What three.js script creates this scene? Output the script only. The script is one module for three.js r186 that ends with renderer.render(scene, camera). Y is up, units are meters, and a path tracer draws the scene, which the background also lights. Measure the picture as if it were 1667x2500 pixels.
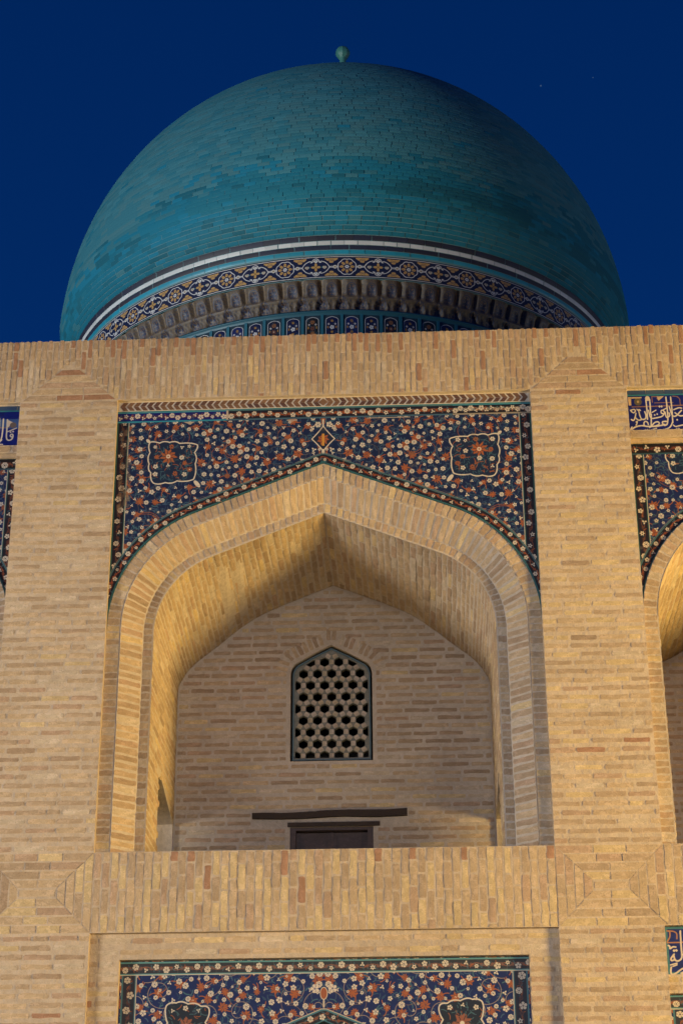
import * as THREE from 'three';
import { mergeGeometries } from 'three/addons/utils/BufferGeometryUtils.js';

// ------------------------------------------------------------------ camera, sky, exposure
const scene = new THREE.Scene();
const D2R = Math.PI / 180;
const camera = new THREE.PerspectiveCamera(31.36, 682 / 1024, 0.1, 6000);
camera.position.set(0.85, 1.6, 15.6);
camera.rotation.order = 'YXZ';
camera.rotation.set(24.5504 * D2R, 2.4793 * D2R, -0.2815 * D2R);
camera.updateMatrixWorld(true);
camera.updateProjectionMatrix();

const renderer = new THREE.WebGLRenderer({ antialias: true });
renderer.setSize(682, 1024);
renderer.toneMapping = THREE.LinearToneMapping;
renderer.toneMappingExposure = 1.0;
renderer.shadowMap.enabled = true;

function smooth(a, b, x) { const t = Math.min(1, Math.max(0, (x - a) / (b - a))); return t * t * (3 - 2 * t); }
{ // clear sky some time after sunset: deep blue overhead, a little paler towards the horizon all round
  const w = 64, h = 64, d = new Float32Array(w * h * 4);
  for (let j = 0; j < h; j++) for (let i = 0; i < w; i++) {
    const el = ((j + 0.5) / h - 0.5) * 180;
    const k = Math.exp(-Math.max(0, el) / 24);
    const g = el < 0 ? 0.35 : 1;
    const o = (j * w + i) * 4;
    d[o] = (0.0002 + 0.022 * k * k * k) * g;
    d[o + 1] = (0.0100 + 0.044 * k) * g;
    d[o + 2] = (0.068 + 0.200 * k) * g;
    d[o + 3] = 1;
  }
  const sky = new THREE.DataTexture(d, w, h, THREE.RGBAFormat, THREE.FloatType);
  sky.mapping = THREE.EquirectangularReflectionMapping;
  sky.magFilter = THREE.LinearFilter; sky.minFilter = THREE.LinearFilter;
  sky.needsUpdate = true;
  scene.background = sky; scene.environment = sky;
}

// ------------------------------------------------------------------ helpers
function rngOf(seed) { let a = seed >>> 0; return () => { a = (a + 0x6D2B79F5) | 0; let t = Math.imul(a ^ (a >>> 15), 1 | a); t = (t + Math.imul(t ^ (t >>> 7), 61 | t)) ^ t; return ((t ^ (t >>> 14)) >>> 0) / 4294967296; }; }
const rnd = rngOf(7);
const V3 = (x, y, z) => new THREE.Vector3(x, y, z);
const lin = (r, g, b) => new THREE.Color().setRGB(r, g, b);
function hash2(x, y, s) { let n = (Math.imul(x, 374761393) + Math.imul(y, 668265263) + Math.imul(s, 1274126177)) | 0; n = Math.imul(n ^ (n >>> 13), 1274126177); return ((n ^ (n >>> 16)) >>> 0) / 4294967296; }
function tnoise(x, y, p, s) { // value noise that repeats every p cells
  const xi = Math.floor(x), yi = Math.floor(y), fx = x - xi, fy = y - yi, u = fx * fx * (3 - 2 * fx), v = fy * fy * (3 - 2 * fy);
  const m = (a) => ((a % p) + p) % p;
  const a = hash2(m(xi), m(yi), s), b = hash2(m(xi + 1), m(yi), s), c = hash2(m(xi), m(yi + 1), s), e = hash2(m(xi + 1), m(yi + 1), s);
  return a + (b - a) * u + (c - a) * v + (a - b - c + e) * u * v;
}
function dataTex(n, fn, srgb, repeat) {
  const d = new Uint8Array(n * n * 4);
  for (let j = 0; j < n; j++) for (let i = 0; i < n; i++) {
    const c = fn(i / n, j / n, i, j), o = (j * n + i) * 4;
    for (let k = 0; k < 3; k++) d[o + k] = Math.max(0, Math.min(255, Math.round(c[k] * 255)));
    d[o + 3] = 255;
  }
  const t = new THREE.DataTexture(d, n, n, THREE.RGBAFormat);
  t.wrapS = t.wrapT = THREE.RepeatWrapping; t.magFilter = THREE.LinearFilter; t.minFilter = THREE.LinearMipmapLinearFilter; t.generateMipmaps = true;
  if (srgb) t.colorSpace = THREE.SRGBColorSpace;
  if (repeat) t.repeat.set(repeat, repeat);
  t.needsUpdate = true;
  return t;
}
// clay grain: fine speckle, pits, faint streaks (uv in metres, one tile = 0.5 m)
const grain = (u, v, s) => {
  const a = tnoise(u * 128, v * 128, 128, s), b = tnoise(u * 40, v * 64, 64, s + 1), c = tnoise(u * 8, v * 16, 16, s + 2);
  const pit = tnoise(u * 90, v * 90, 90, s + 3) > 0.86 ? -0.28 : 0;
  return { g: a * 0.28 + b * 0.34 + c * 0.38, pit };
};
const clayMap = dataTex(512, (u, v) => {
  const q = grain(u, v, 11), w = tnoise(u * 6, v * 12, 12, 91);
  let k = 0.58 + 0.36 * q.g + q.pit * 0.6, cg = 0.975 + 0.05 * w, cb = 0.94 + 0.12 * w;
  const sm = smooth(0.56, 0.72, 0.6 * tnoise(u * 10, v * 20, 20, 92) + 0.4 * tnoise(u * 48, v * 64, 64, 93)); // lime mortar wiped over the face
  k += (0.98 - k) * 0.75 * sm; cg += (1.0 - cg) * sm; cb += (1.06 - cb) * sm;
  return [k * 0.985, k * cg, k * cb];
}, false, 2);
const clayBump = dataTex(512, (u, v) => { const q = grain(u, v, 11); const k = 0.45 + 0.5 * q.g + q.pit * 0.9; return [k, k, k]; }, false, 2);
// mortar: blotchy lime-clay, one tile = 2 m
const mortarMap = dataTex(1024, (u, v) => {
  const f = tnoise(u * 256, v * 256, 256, 31), m = tnoise(u * 60, v * 60, 60, 32), c = tnoise(u * 9, v * 9, 9, 33), d = tnoise(u * 4, v * 4, 4, 34);
  const k = 0.66 + 0.14 * f + 0.16 * m + 0.16 * c, w = d * 0.05;
  return [k, k * (0.985 + w * 0.3), k * (0.95 + w)];
}, false, 0.5);
const mortarBump = dataTex(1024, (u, v) => { const k = 0.3 * tnoise(u * 256, v * 256, 256, 31) + 0.45 * tnoise(u * 90, v * 60, 30, 35) + 0.25 * tnoise(u * 20, v * 20, 20, 36); return [k, k, k]; }, false, 0.5);
const glazeBump = dataTex(256, (u, v) => { const k = 0.6 * tnoise(u * 12, v * 12, 12, 51) + 0.4 * tnoise(u * 64, v * 64, 64, 52); return [k, k, k]; }, false, 2);

const M = {};
M.mortar = new THREE.MeshStandardMaterial({ color: lin(0.52, 0.42, 0.308), map: mortarMap, bumpMap: mortarBump, bumpScale: 0.006, roughness: 0.95 });
M.mortarDark = new THREE.MeshStandardMaterial({ color: lin(0.52, 0.445, 0.36), map: mortarMap, bumpMap: mortarBump, bumpScale: 0.006, roughness: 0.95 });
M.plaster = new THREE.MeshStandardMaterial({ color: lin(0.62, 0.52, 0.38), map: mortarMap, bumpMap: mortarBump, bumpScale: 0.003, roughness: 0.9 });
M.brickFace = new THREE.MeshStandardMaterial({ color: lin(0.50, 0.365, 0.22), map: mortarMap, bumpMap: mortarBump, bumpScale: 0.006, roughness: 0.95 });
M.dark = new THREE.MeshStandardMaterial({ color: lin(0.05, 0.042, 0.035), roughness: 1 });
M.wood = new THREE.MeshStandardMaterial({ color: lin(0.048, 0.031, 0.023), map: clayMap, bumpMap: clayBump, bumpScale: 0.004, roughness: 0.85 });
M.doorWood = new THREE.MeshStandardMaterial({ color: lin(0.10, 0.068, 0.062), map: clayMap, bumpMap: clayBump, bumpScale: 0.002, roughness: 0.7 });
M.paving = new THREE.MeshStandardMaterial({ color: lin(0.24, 0.21, 0.18), map: mortarMap, roughness: 0.9 });
M.roof = new THREE.MeshStandardMaterial({ color: lin(0.22, 0.18, 0.14), map: mortarMap, roughness: 0.95 });
M.metal = new THREE.MeshStandardMaterial({ color: lin(0.06, 0.06, 0.065), roughness: 0.5, metalness: 0.6 });

// clay tints (linear base colours), each in three tones
const TINT = {
  buff: [0.570, 0.420, 0.258], yellow: [0.650, 0.488, 0.262], tan: [0.488, 0.356, 0.226], pink: [0.500, 0.345, 0.224],
  brown: [0.345, 0.236, 0.152], red: [0.410, 0.226, 0.134], pale: [0.610, 0.490, 0.346], dusk: [0.425, 0.302, 0.192],
};
const TONES = [0.89, 0.95, 1, 1.05, 1.10], clayMats = {};
for (const k in TINT) clayMats[k] = TONES.map((f) => new THREE.MeshStandardMaterial({ color: lin(...TINT[k].map((c) => c * f)), map: clayMap, bumpMap: clayBump, bumpScale: 0.0045, roughness: 0.95 }));
const clayStuff = new THREE.MeshStandardMaterial({ color: 0xffffff, vertexColors: true, map: clayMap, bumpMap: clayBump, bumpScale: 0.004, roughness: 0.93 });
function pick(weights, r) { let t = 0; for (const k in weights) t += weights[k]; let x = r() * t; for (const k in weights) { x -= weights[k]; if (x <= 0) return k; } return Object.keys(weights)[0]; }

function shadows(o) { o.castShadow = true; o.receiveShadow = true; return o; }
function part(name, geo, mat, parent, label) {
  const m = shadows(new THREE.Mesh(geo, mat)); m.name = name; parent.add(m);
  if (label) m.userData.label = label;
  return m;
}
function box(x0, x1, y0, y1, z0, z1) { // uv in metres
  const g = new THREE.BoxGeometry(x1 - x0, y1 - y0, z1 - z0);
  g.translate((x0 + x1) / 2, (y0 + y1) / 2, (z0 + z1) / 2);
  metreUV(g); return g;
}
function metreUV(g) { // uv in metres along the two axes in which each face lies
  const p = g.attributes.position, n = g.attributes.normal, uv = new Float32Array(p.count * 2);
  for (let i = 0; i < p.count; i++) {
    const ax = Math.abs(n.getX(i)), ay = Math.abs(n.getY(i)), az = Math.abs(n.getZ(i)), x = p.getX(i), y = p.getY(i), z = p.getZ(i);
    if (az >= ax && az >= ay) { uv[2 * i] = x; uv[2 * i + 1] = y; } else if (ax >= ay) { uv[2 * i] = z + 3.3; uv[2 * i + 1] = y; } else { uv[2 * i] = x; uv[2 * i + 1] = z + 1.7; }
  }
  g.setAttribute('uv', new THREE.BufferAttribute(uv, 2)); return g;
}
function shapeSlab(pts, holes, z0, z1) { // outline in x,y extruded from z0 (back) to z1 (front)
  const s = new THREE.Shape(pts.map((p) => new THREE.Vector2(p[0], p[1])));
  for (const h of holes || []) s.holes.push(new THREE.Path(h.map((p) => new THREE.Vector2(p[0], p[1]))));
  const g = new THREE.ExtrudeGeometry(s, { depth: z1 - z0, bevelEnabled: false, steps: 1 });
  g.translate(0, 0, z0); return metreUV(g);
}

// ------------------------------------------------------------------ bricks
function brickGeometry(seed) { // unit brick: worn outline, front face at n = 0, body back to n = -1; uv in metres for 0.25 x 0.055
  const r = rngOf(seed), out = [];
  const j = (a) => (r() - 0.5) * a;
  const cu = () => 0.012 + r() * 0.03, cv = () => 0.10 + r() * 0.24;
  const a = [cu(), cu(), cu(), cu()], b = [cv(), cv(), cv(), cv()];
  out.push([-0.5 + a[0], -0.5 + j(0.04)], [-0.17 + j(0.16), -0.5 + j(0.24)], [0.17 + j(0.16), -0.5 + j(0.24)], [0.5 - a[1], -0.5 + j(0.04)]);
  out.push([0.5 + j(0.008), -0.5 + b[1]], [0.5 + j(0.01), 0.5 - b[2]]);
  out.push([0.5 - a[2], 0.5 + j(0.04)], [0.17 + j(0.16), 0.5 + j(0.24)], [-0.17 + j(0.16), 0.5 + j(0.24)], [-0.5 + a[3], 0.5 + j(0.04)]);
  out.push([-0.5 + j(0.01), 0.5 - b[3]], [-0.5 + j(0.008), -0.5 + b[0]]);
  return prism(out, 0.012, 0.07, r() * 3, r() * 3, 0.25, 0.055);
}
function prism(out, iu, iv, u0, v0, su, sv) { // out: convex outline, iu/iv: inset of the front face
  const n = out.length, pos = [], nor = [], uv = [], idx = [];
  let cu = 0, cv = 0; for (const q of out) { cu += q[0] / n; cv += q[1] / n; }
  const put = (x, y, z, nx, ny, nz) => { pos.push(x, y, z); const l = Math.hypot(nx, ny, nz); nor.push(nx / l, ny / l, nz / l); uv.push(u0 + x * su, v0 + y * sv); };
  put(cu, cv, 0, 0, 0, 1);
  for (const q of out) { const sx = Math.sign(q[0] - cu), sy = Math.sign(q[1] - cv); put(q[0] - sx * Math.min(iu, Math.abs(q[0] - cu) * 0.5), q[1] - sy * Math.min(iv, Math.abs(q[1] - cv) * 0.5), 0, sx * 0.12, sy * 0.22, 1); }
  for (const q of out) put(q[0], q[1], -1, q[0] - cu, q[1] - cv, 0.35);
  for (let i = 0; i < n; i++) { const k = (i + 1) % n; idx.push(0, 1 + i, 1 + k, 1 + i, 1 + n + i, 1 + n + k, 1 + i, 1 + n + k, 1 + k); }
  const g = new THREE.BufferGeometry();
  g.setAttribute('position', new THREE.Float32BufferAttribute(pos, 3)); g.setAttribute('normal', new THREE.Float32BufferAttribute(nor, 3)); g.setAttribute('uv', new THREE.Float32BufferAttribute(uv, 2));
  g.setIndex(idx); return g;
}
const BRICKS = []; for (let i = 0; i < 14; i++) BRICKS.push(brickGeometry(100 + i));

const walls = new Map(); // part -> list of bricks to lay on it
const EMBED = 0.012;
function lay(parent, c, U, Vv, N, lu, lv, proud, tint, poly) {
  if (!walls.has(parent)) walls.set(parent, []);
  walls.get(parent).push({ c, U, V: Vv, N, lu, lv, proud, tint, tone: Math.max(0, Math.min(4, Math.round(4 * (0.5 * rnd() + 0.5 * (tnoise(c.x * 1.7 + c.z * 1.3 + 40, c.y * 2.1, 256, 95) * 1.6 - 0.3))))), variant: Math.floor(rnd() * BRICKS.length), poly });
}
const X = V3(1, 0, 0), Y = V3(0, 1, 0), Z = V3(0, 0, 1);
const camInv = camera.matrixWorldInverse.clone();
const fpx = 1250 / Math.tan(camera.fov * D2R / 2);
function toPixel(p) { const q = p.clone().applyMatrix4(camera.matrixWorld.clone().invert()); return [833.5 + fpx * q.x / -q.z, 1250 - fpx * q.y / -q.z, -q.z]; }
const eye = camera.position;
function finishWalls(limit = 300) {
  for (const [parent, list] of walls) {
    for (const b of list) {
      const [px, py, dz] = toPixel(b.c), face = Math.max(0, eye.clone().sub(b.c).normalize().dot(b.N));
      b.size = px > -45 && px < 1712 && py > -20 && py < 2520 ? b.lu * b.lv * face * (fpx / dz) ** 2 : 0;
    }
    list.sort((a, b) => b.size - a.size);
    const rest = [];
    list.forEach((b, i) => {
      const tilt = (rnd() - 0.5) * 0.022, U1 = b.U.clone().addScaledVector(b.V, tilt).normalize(), V1 = b.N.clone().cross(U1).normalize(); if (V1.dot(b.V) < 0) V1.negate();
      const m = new THREE.Matrix4().makeBasis(U1.multiplyScalar(b.lu), V1.multiplyScalar(b.lv), b.N.clone().multiplyScalar(EMBED + b.proud));
      m.setPosition(b.c.clone().addScaledVector(b.N, b.proud));
      const g = b.poly || BRICKS[b.variant];
      if (i < limit && b.size > 45) {
        const o = shadows(new THREE.Mesh(g, clayMats[b.tint][b.tone])); o.name = parent.userData.piece || 'brick';
        m.decompose(o.position, o.quaternion, o.scale); parent.add(o);
      } else {
        const k = g.clone().applyMatrix4(m), n = k.attributes.position.count, col = new Float32Array(n * 3), t = TINT[b.tint], f = TONES[b.tone];
        for (let q = 0; q < n; q++) { col[3 * q] = t[0] * f; col[3 * q + 1] = t[1] * f; col[3 * q + 2] = t[2] * f; }
        k.setAttribute('color', new THREE.BufferAttribute(col, 3)); rest.push(k);
      }
    });
    delete parent.userData.piece;
    if (rest.length) { const o = part('brickwork', mergeGeometries(rest), clayStuff, parent); o.userData.kind = 'stuff'; }
  }
}
function courses(parent, x0, x1, y0, y1, z, o) { // horizontal courses on a wall facing +z
  const N = o.N || Z, U = o.U || X, at = o.at || ((u, v) => V3(u, v, z));
  const rows = Math.max(1, Math.round((y1 - y0) / o.course)), ch = (y1 - y0) / rows;
  for (let i = 0; i < rows; i++) {
    const v = y0 + (i + 0.5) * ch, bh = Math.min(o.brick || 0.048, ch - 0.01);
    for (const [a, b] of o.spans ? o.spans(v) : [[x0, x1]]) {
      let u = a - (i % 2 ? o.len * 0.5 : 0) - rnd() * 0.08 - (o.whole ? 0 : 0);
      while (u < b) {
        const half = rnd() < 0.08, L = (half ? 0.5 : 1) * o.len * (0.94 + rnd() * 0.12);
        const gap = 0.012 + rnd() * 0.016, s = Math.max(u, a + 0.002), e = Math.min(u + L - gap, b - 0.002);
        if (e - s > 0.03) lay(parent, at((s + e) / 2, v + (rnd() - 0.5) * 0.006), U, Y, N, e - s, bh * (0.9 + rnd() * 0.2), 0.001 + rnd() * (o.relief || 0.0045), o.tint(s, v));
        u += L;
      }
    }
  }
}
function soldiers(parent, x0, x1, z, o) { // bricks on end; o.span(x) gives [bottom, top]
  const n = Math.round((x1 - x0) / o.pitch), w = (x1 - x0) / n;
  for (let i = 0; i < n; i++) {
    const u = x0 + (i + 0.5) * w, [a, b] = o.span(u);
    let v = b + (i % 2 ? o.len * 0.5 : 0) + (rnd() - 0.5) * 0.03;
    while (v > a) {
      const L = o.len * (0.94 + rnd() * 0.12), t = Math.min(v, b + (o.ragged || -0.002) * rnd()), s = Math.max(v - L + 0.012, a + 0.002);
      if (t - s > 0.025) lay(parent, V3(u + (rnd() - 0.5) * 0.004, (s + t) / 2, z), Y, V3(-1, 0, 0), Z, t - s, (w - 0.011) * (0.92 + rnd() * 0.16), 0.001 + rnd() * 0.004, o.tint(u, (s + t) / 2));
      v -= L;
    }
  }
}
function polyBrick(parent, pts, z, tint) { // a cut brick with its own outline in x,y
  let cx = 0, cy = 0; for (const p of pts) { cx += p[0] / pts.length; cy += p[1] / pts.length; }
  const loc = pts.map((p) => [(p[0] - cx) * 0.993, (p[1] - cy) * 0.99]);
  const w = Math.max(...loc.map((p) => Math.abs(p[0]))) * 2, h = Math.max(...loc.map((p) => Math.abs(p[1]))) * 2;
  const g = prism(loc, 0.003, 0.003, rnd() * 3, rnd() * 3, 1, 1);
  g.scale(1 / w, 1 / h, 1);
  lay(parent, V3(cx, cy, z), X, Y, Z, w, h, 0.001 + rnd() * 0.004, tint, g);
}

// ------------------------------------------------------------------ the arch: jamb, arc, straight flank to the point
const TH = 21.9 * D2R, SPRING = 7.64, HALF = 1.87, ARC = 1.1;
const JAMB0 = 4.9;
const LJ = SPRING - JAMB0, LA = ARC * (Math.PI / 2 - TH), LS = (0.77 + ARC * Math.sin(TH)) / Math.cos(TH), LT = LJ + LA + LS;
function archPoint(s, d, side) { // s from the foot of the jamb to the apex; d outward offset; side +1 right, -1 left
  let x, y, nx, ny;
  if (s <= LJ) { x = HALF + d; y = JAMB0 + s; nx = 1; ny = 0; }
  else if (s <= LJ + LA) { const a = (s - LJ) / ARC; nx = Math.cos(a); ny = Math.sin(a); x = HALF - ARC + (ARC + d) * nx; y = SPRING + (ARC + d) * ny; }
  else {
    const t = (s - LJ - LA) / LS; nx = Math.sin(TH); ny = Math.cos(TH);
    const xs = HALF - ARC + (ARC + d) * nx, ys = SPRING + (ARC + d) * ny;
    x = xs * (1 - t); y = ys + xs * t * Math.tan(TH);
  }
  return { x: x * side, y, nx: nx * side, ny };
}
function archLine(d, s0 = 0) { // outline from the left foot over the apex to the right foot
  const ss = []; if (s0 < LJ) for (let i = 0; i <= 4; i++) ss.push(s0 + (LJ - s0) * i / 4);
  for (let i = s0 < LJ ? 1 : 0; i <= 22; i++) ss.push(LJ + LA * i / 22);
  for (let i = 1; i <= 8; i++) ss.push(LJ + LA + LS * i / 8);
  const L = ss.map((s) => archPoint(s, d, -1)), R = ss.slice(0, -1).reverse().map((s) => archPoint(s, d, 1));
  return [...L, ...R].map((p) => [p.x, p.y]);
}
function archHalfWidth(y, d) { // half width of the opening at height y, 0 above the apex
  if (y <= SPRING) return HALF + d;
  const ye = SPRING + (ARC + d) * Math.cos(TH);
  if (y < ye) return HALF - ARC + Math.sqrt((ARC + d) ** 2 - (y - SPRING) ** 2);
  return Math.max(0, HALF - ARC + (ARC + d) * Math.sin(TH) - (y - ye) / Math.tan(TH));
}
function sag(x, y) { return 0.025 + 0.17 * Math.exp(-(((Math.abs(x) - 1.28) / 0.34) ** 2)) * smooth(SPRING, SPRING + 0.3, y) - 0.025 * smooth(SPRING + 0.5, SPRING, y); }
function backLine(d, s0) { return archLine(d, s0).map(([x, y]) => [x, y - sag(x, y)]); }
function ribbon(xc, dA, zA, dB, zB) { // sheet between two outlines at two depths
  const a = archLine(dA), b = archLine(dB), pos = [], uv = [], idx = [];
  let s = 0;
  for (let i = 0; i < a.length; i++) {
    if (i) s += Math.hypot(a[i][0] - a[i - 1][0], a[i][1] - a[i - 1][1]);
    pos.push(a[i][0] + xc, a[i][1], zA, b[i][0] + xc, b[i][1], zB);
    uv.push(s, 0, s, Math.hypot(zB - zA, dB - dA));
    if (i) { const k = 2 * i; idx.push(k - 2, k - 1, k, k, k - 1, k + 1); }
  }
  const g = new THREE.BufferGeometry();
  g.setAttribute('position', new THREE.Float32BufferAttribute(pos, 3)); g.setAttribute('uv', new THREE.Float32BufferAttribute(uv, 2)); g.setIndex(idx);
  const flat = g.toNonIndexed(); flat.computeVertexNormals(); return flat;
}
function ribbonBricks(parent, xc, dA, zA, dB, zB, pitch, rows, o = {}) { // courses that follow the arch
  const from = o.from === undefined ? 0.4 : o.from;
  const len = Math.hypot(dB - dA, zB - zA);
  for (const side of [-1, 1]) {
    const n = Math.round((LT - from) / pitch), w = (LT - from) / n;
    for (let i = 0; i < n; i++) {
      const s = from + (i + 0.5) * w;
      let t = rows > 1 ? -(i % 2) * 0.5 / rows - rnd() * 0.04 : 0;
      while (t < 1) {
        const L = (1 / rows) * (rows > 1 ? 0.93 + rnd() * 0.14 : 1), f0 = Math.max(t, 0.004), f1 = Math.min(t + L - 0.012 / len, 0.996);
        t += L;
        if ((f1 - f0) * len < 0.03) continue;
        const P = (ss, f) => { const p = archPoint(ss, dA + (dB - dA) * f, side); return V3(p.x + xc, p.y - (o.sag ? f * sag(p.x, p.y) : 0), zA + (zB - zA) * f); };
        const fm = (f0 + f1) / 2, c = P(s, fm);
        if (o.skip && o.skip(c)) continue;
        const U = P(s, f1).sub(P(s, f0)), lu = U.length(); U.normalize();
        const T = P(s + w / 2, fm).sub(P(s - w / 2, fm)), lv = T.length(); T.normalize();
        let N = U.clone().cross(T).normalize();
        const inward = archPoint(s, 0, side), ref = V3(-inward.nx, -inward.ny, 1);
        if (N.dot(ref) < 0) N.negate();
        const V2 = N.clone().cross(U).normalize();
        if (lv < 0.02) continue;
        lay(parent, c, U, V2, N, lu, (lv - (o.joint || 0.014)) * (0.88 + rnd() * 0.2), 0.001 + rnd() * (o.relief || 0.004), o.tint(c));
      }
    }
  }
}

// ------------------------------------------------------------------ ground
{
  const g = new THREE.PlaneGeometry(3000, 3000, 1, 1); g.rotateX(-Math.PI / 2);
  const uv = g.attributes.uv; for (let i = 0; i < uv.count; i++) uv.setXY(i, uv.getX(i) * 3000, uv.getY(i) * 3000);
  const o = part('ground', g, M.paving, scene); o.userData.kind = 'structure';
}

// ------------------------------------------------------------------ the facade
const facade = new THREE.Group(); facade.name = 'madrasa_facade'; scene.add(facade);
facade.userData = { label: 'two storey buff brick facade with pointed arch niches and blue tile panels', category: 'building' };

const PITCH = 4.93, BAYS = [-PITCH, 0, PITCH];
const PIERS = [[-7.86, -6.93], [-2.955, -2.0], [2.0, 2.925, 2.89], [6.93, 7.86]];
const TOP = 10.66, BAND = 9.99, BALT = 5.52, BALB = 4.82;

const pierTint = (x, y) => {
  if (y > 9.0 && x > 0) return pick({ yellow: 5, buff: 5, tan: 1, pink: 0.8, red: y > 9.8 ? 2 : 0.1 }, rnd);
  if (y > 8.7) return pick({ yellow: 2, buff: 5, tan: 4, pale: 1.5, pink: 0.6 }, rnd);
  if (y > 7.4) return x > 0 ? pick({ yellow: 4, buff: 5, tan: 2, dusk: 0.5 }, rnd) : pick({ buff: 5, tan: 4, pale: 2, dusk: 0.4 }, rnd);
  if (y > 5.6) return pick({ buff: 5, tan: 6, yellow: x > 0 ? 2.5 : 0.6, pink: 2, dusk: 0.6, red: 0.1, pale: 1 }, rnd);
  return pick({ buff: 5, tan: 5, pink: 2.4, yellow: 1, dusk: 0.5, pale: 1.5, red: 0.12 }, rnd);
};
for (const [a, b, bl = b] of PIERS) {
  const p = part('pier', mergeGeometries([box(a, b, BALB, BAND, -0.9, 0), box(a, bl, 0, BALB, -0.9, 0)]), M.mortar, facade);
  const c = (a + b) / 2;
  courses(p, a, bl, 0.4, BALB, 0, { course: 0.081, len: 0.27, tint: pierTint });
  courses(p, a, b, BALT, BAND, 0, { course: 0.081, len: 0.27, tint: pierTint });
  // nested brick frames where the balcony band crosses the pier
  const hw = (b - a) / 2, hh = (BALT - BALB) / 2, cy = (BALT + BALB) / 2, th = 0.0775;
  for (let k = 0; k < 4; k++) {
    const w0 = hw - k * th - 0.002, h0 = hh - k * th - 0.002, w1 = w0 - th + 0.009, h1 = h0 - th + 0.009;
    const t = () => pick({ buff: 4, yellow: 3, tan: 3, pink: 1.5, dusk: 0.4 }, rnd);
    for (const sy of [-1, 1]) { // top and bottom strips, mitred
      const n = Math.max(1, Math.round(2 * w0 / 0.27)), cut = [];
      for (let i = 0; i <= n; i++) cut.push(-1 + 2 * i / n + (i && i < n ? (rnd() - 0.5) * 0.1 : 0));
      for (let i = 0; i < n; i++) {
        const l0 = cut[i] * (i ? w1 : w0), l1 = cut[i + 1] * (i < n - 1 ? w1 : w0), m0 = cut[i] * w1, m1 = cut[i + 1] * w1;
        const q = [[c + l0 + (i ? 0.004 : 0), cy + sy * h0], [c + l1 - (i < n - 1 ? 0.004 : 0), cy + sy * h0], [c + m1 - (i < n - 1 ? 0.004 : 0), cy + sy * h1], [c + m0 + (i ? 0.004 : 0), cy + sy * h1]];
        polyBrick(p, sy > 0 ? q.reverse() : q, 0, t());
      }
    }
    for (const sx of [-1, 1]) {
      if (h1 < 0.03) continue;
      const n = Math.max(1, Math.round(2 * h0 / 0.27));
      for (let i = 0; i < n; i++) {
        const y0 = -1 + 2 * i / n, y1 = -1 + 2 * (i + 1) / n;
        const q = [[c + sx * w0, cy + y0 * (i ? h1 : h0 - 0.004) + (i ? 0.004 : 0)], [c + sx * w0, cy + y1 * (i < n - 1 ? h1 : h0 - 0.004) - (i < n - 1 ? 0.004 : 0)], [c + sx * w1, cy + y1 * h1 - (i < n - 1 ? 0.004 : 0)], [c + sx * w1, cy + y0 * h1 + (i ? 0.004 : 0)]];
        polyBrick(p, sx > 0 ? q : q.reverse(), 0, t());
      }
    }
  }
  const wi = hw - 4 * th - 0.01;
  if (wi > 0.04) polyBrick(p, [[c - wi, cy - 0.03], [c + wi, cy - 0.03], [c + wi, cy + 0.03], [c - wi, cy + 0.03]], 0, 'buff');
}

{ // parapet band: bricks on end, stepped triangles of flat bricks over the piers
  const p = part('parapet_band', box(-10.5, 10.5, BAND, TOP, -0.7, 0), M.mortar, facade);
  p.userData.piece = 'brick';
  const tri = (x) => { for (const [a, b] of PIERS) if (x > a && x < b) return BAND + 0.44 * (1 - Math.abs(x - (a + b) / 2) / ((b - a) / 2)); return BAND; };
  soldiers(p, -10.5, 10.5, 0, {
    pitch: 0.0568, len: 0.215, ragged: 0.012, span: (x) => [tri(x), TOP],
    tint: (x, y) => y > TOP - 0.13 ? pick({ red: 3.2, pink: 3.5, tan: 3, buff: 1, dusk: 1 }, rnd) : y > TOP - 0.27 ? pick({ tan: 4, buff: 3.5, pink: 2.5, red: 1 }, rnd) : pick({ buff: 5, tan: 3, pale: 2, yellow: 1, pink: 1.6, red: 0.7 }, rnd),
  });
  for (const [a, b] of PIERS) {
    const c = (a + b) / 2, hw = (b - a) / 2, n = 6, ch = 0.42 / n;
    for (let i = 0; i < n; i++) {
      const y0 = BAND + i * ch + 0.004, y1 = BAND + (i + 1) * ch - 0.006, w0 = hw * (1 - (y0 - BAND) / 0.44) - 0.012, w1 = hw * (1 - (y1 - BAND) / 0.44) - 0.012;
      if (w1 < 0.02) continue;
      const k = Math.max(1, Math.round((w0 + w1) / 0.27)), off = (rnd() - 0.5) * 0.06;
      for (let q = 0; q < k; q++) {
        const f0 = -1 + 2 * q / k, f1 = -1 + 2 * (q + 1) / k, o0 = q ? off : 0, o1 = q < k - 1 ? off : 0;
        polyBrick(p, [[c + f0 * (q ? w1 : w0) + o0 + 0.004, y0], [c + f1 * (q < k - 1 ? w1 : w0) + o1 - 0.004, y0], [c + f1 * w1 + o1 - 0.004, y1], [c + f0 * w1 + o0 + 0.004, y1]], 0, pick(i % 2 ? { buff: 3, tan: 2, pink: 1 } : { red: 5, pink: 2, dusk: 1, tan: 1 }, rnd));
      }
    }
  }
}
{ // outer wall beyond the last piers
  const geo = mergeGeometries([box(-10.5, -7.86, 0, BAND, -0.9, -0.004), box(7.86, 10.5, 0, BAND, -0.9, -0.004)]);
  part('end_wall', geo, M.brickFace, facade);
}
part('roof', box(-10.5, 10.5, 9.6, 9.9, -15, -0.7), M.roof, facade);

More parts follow.
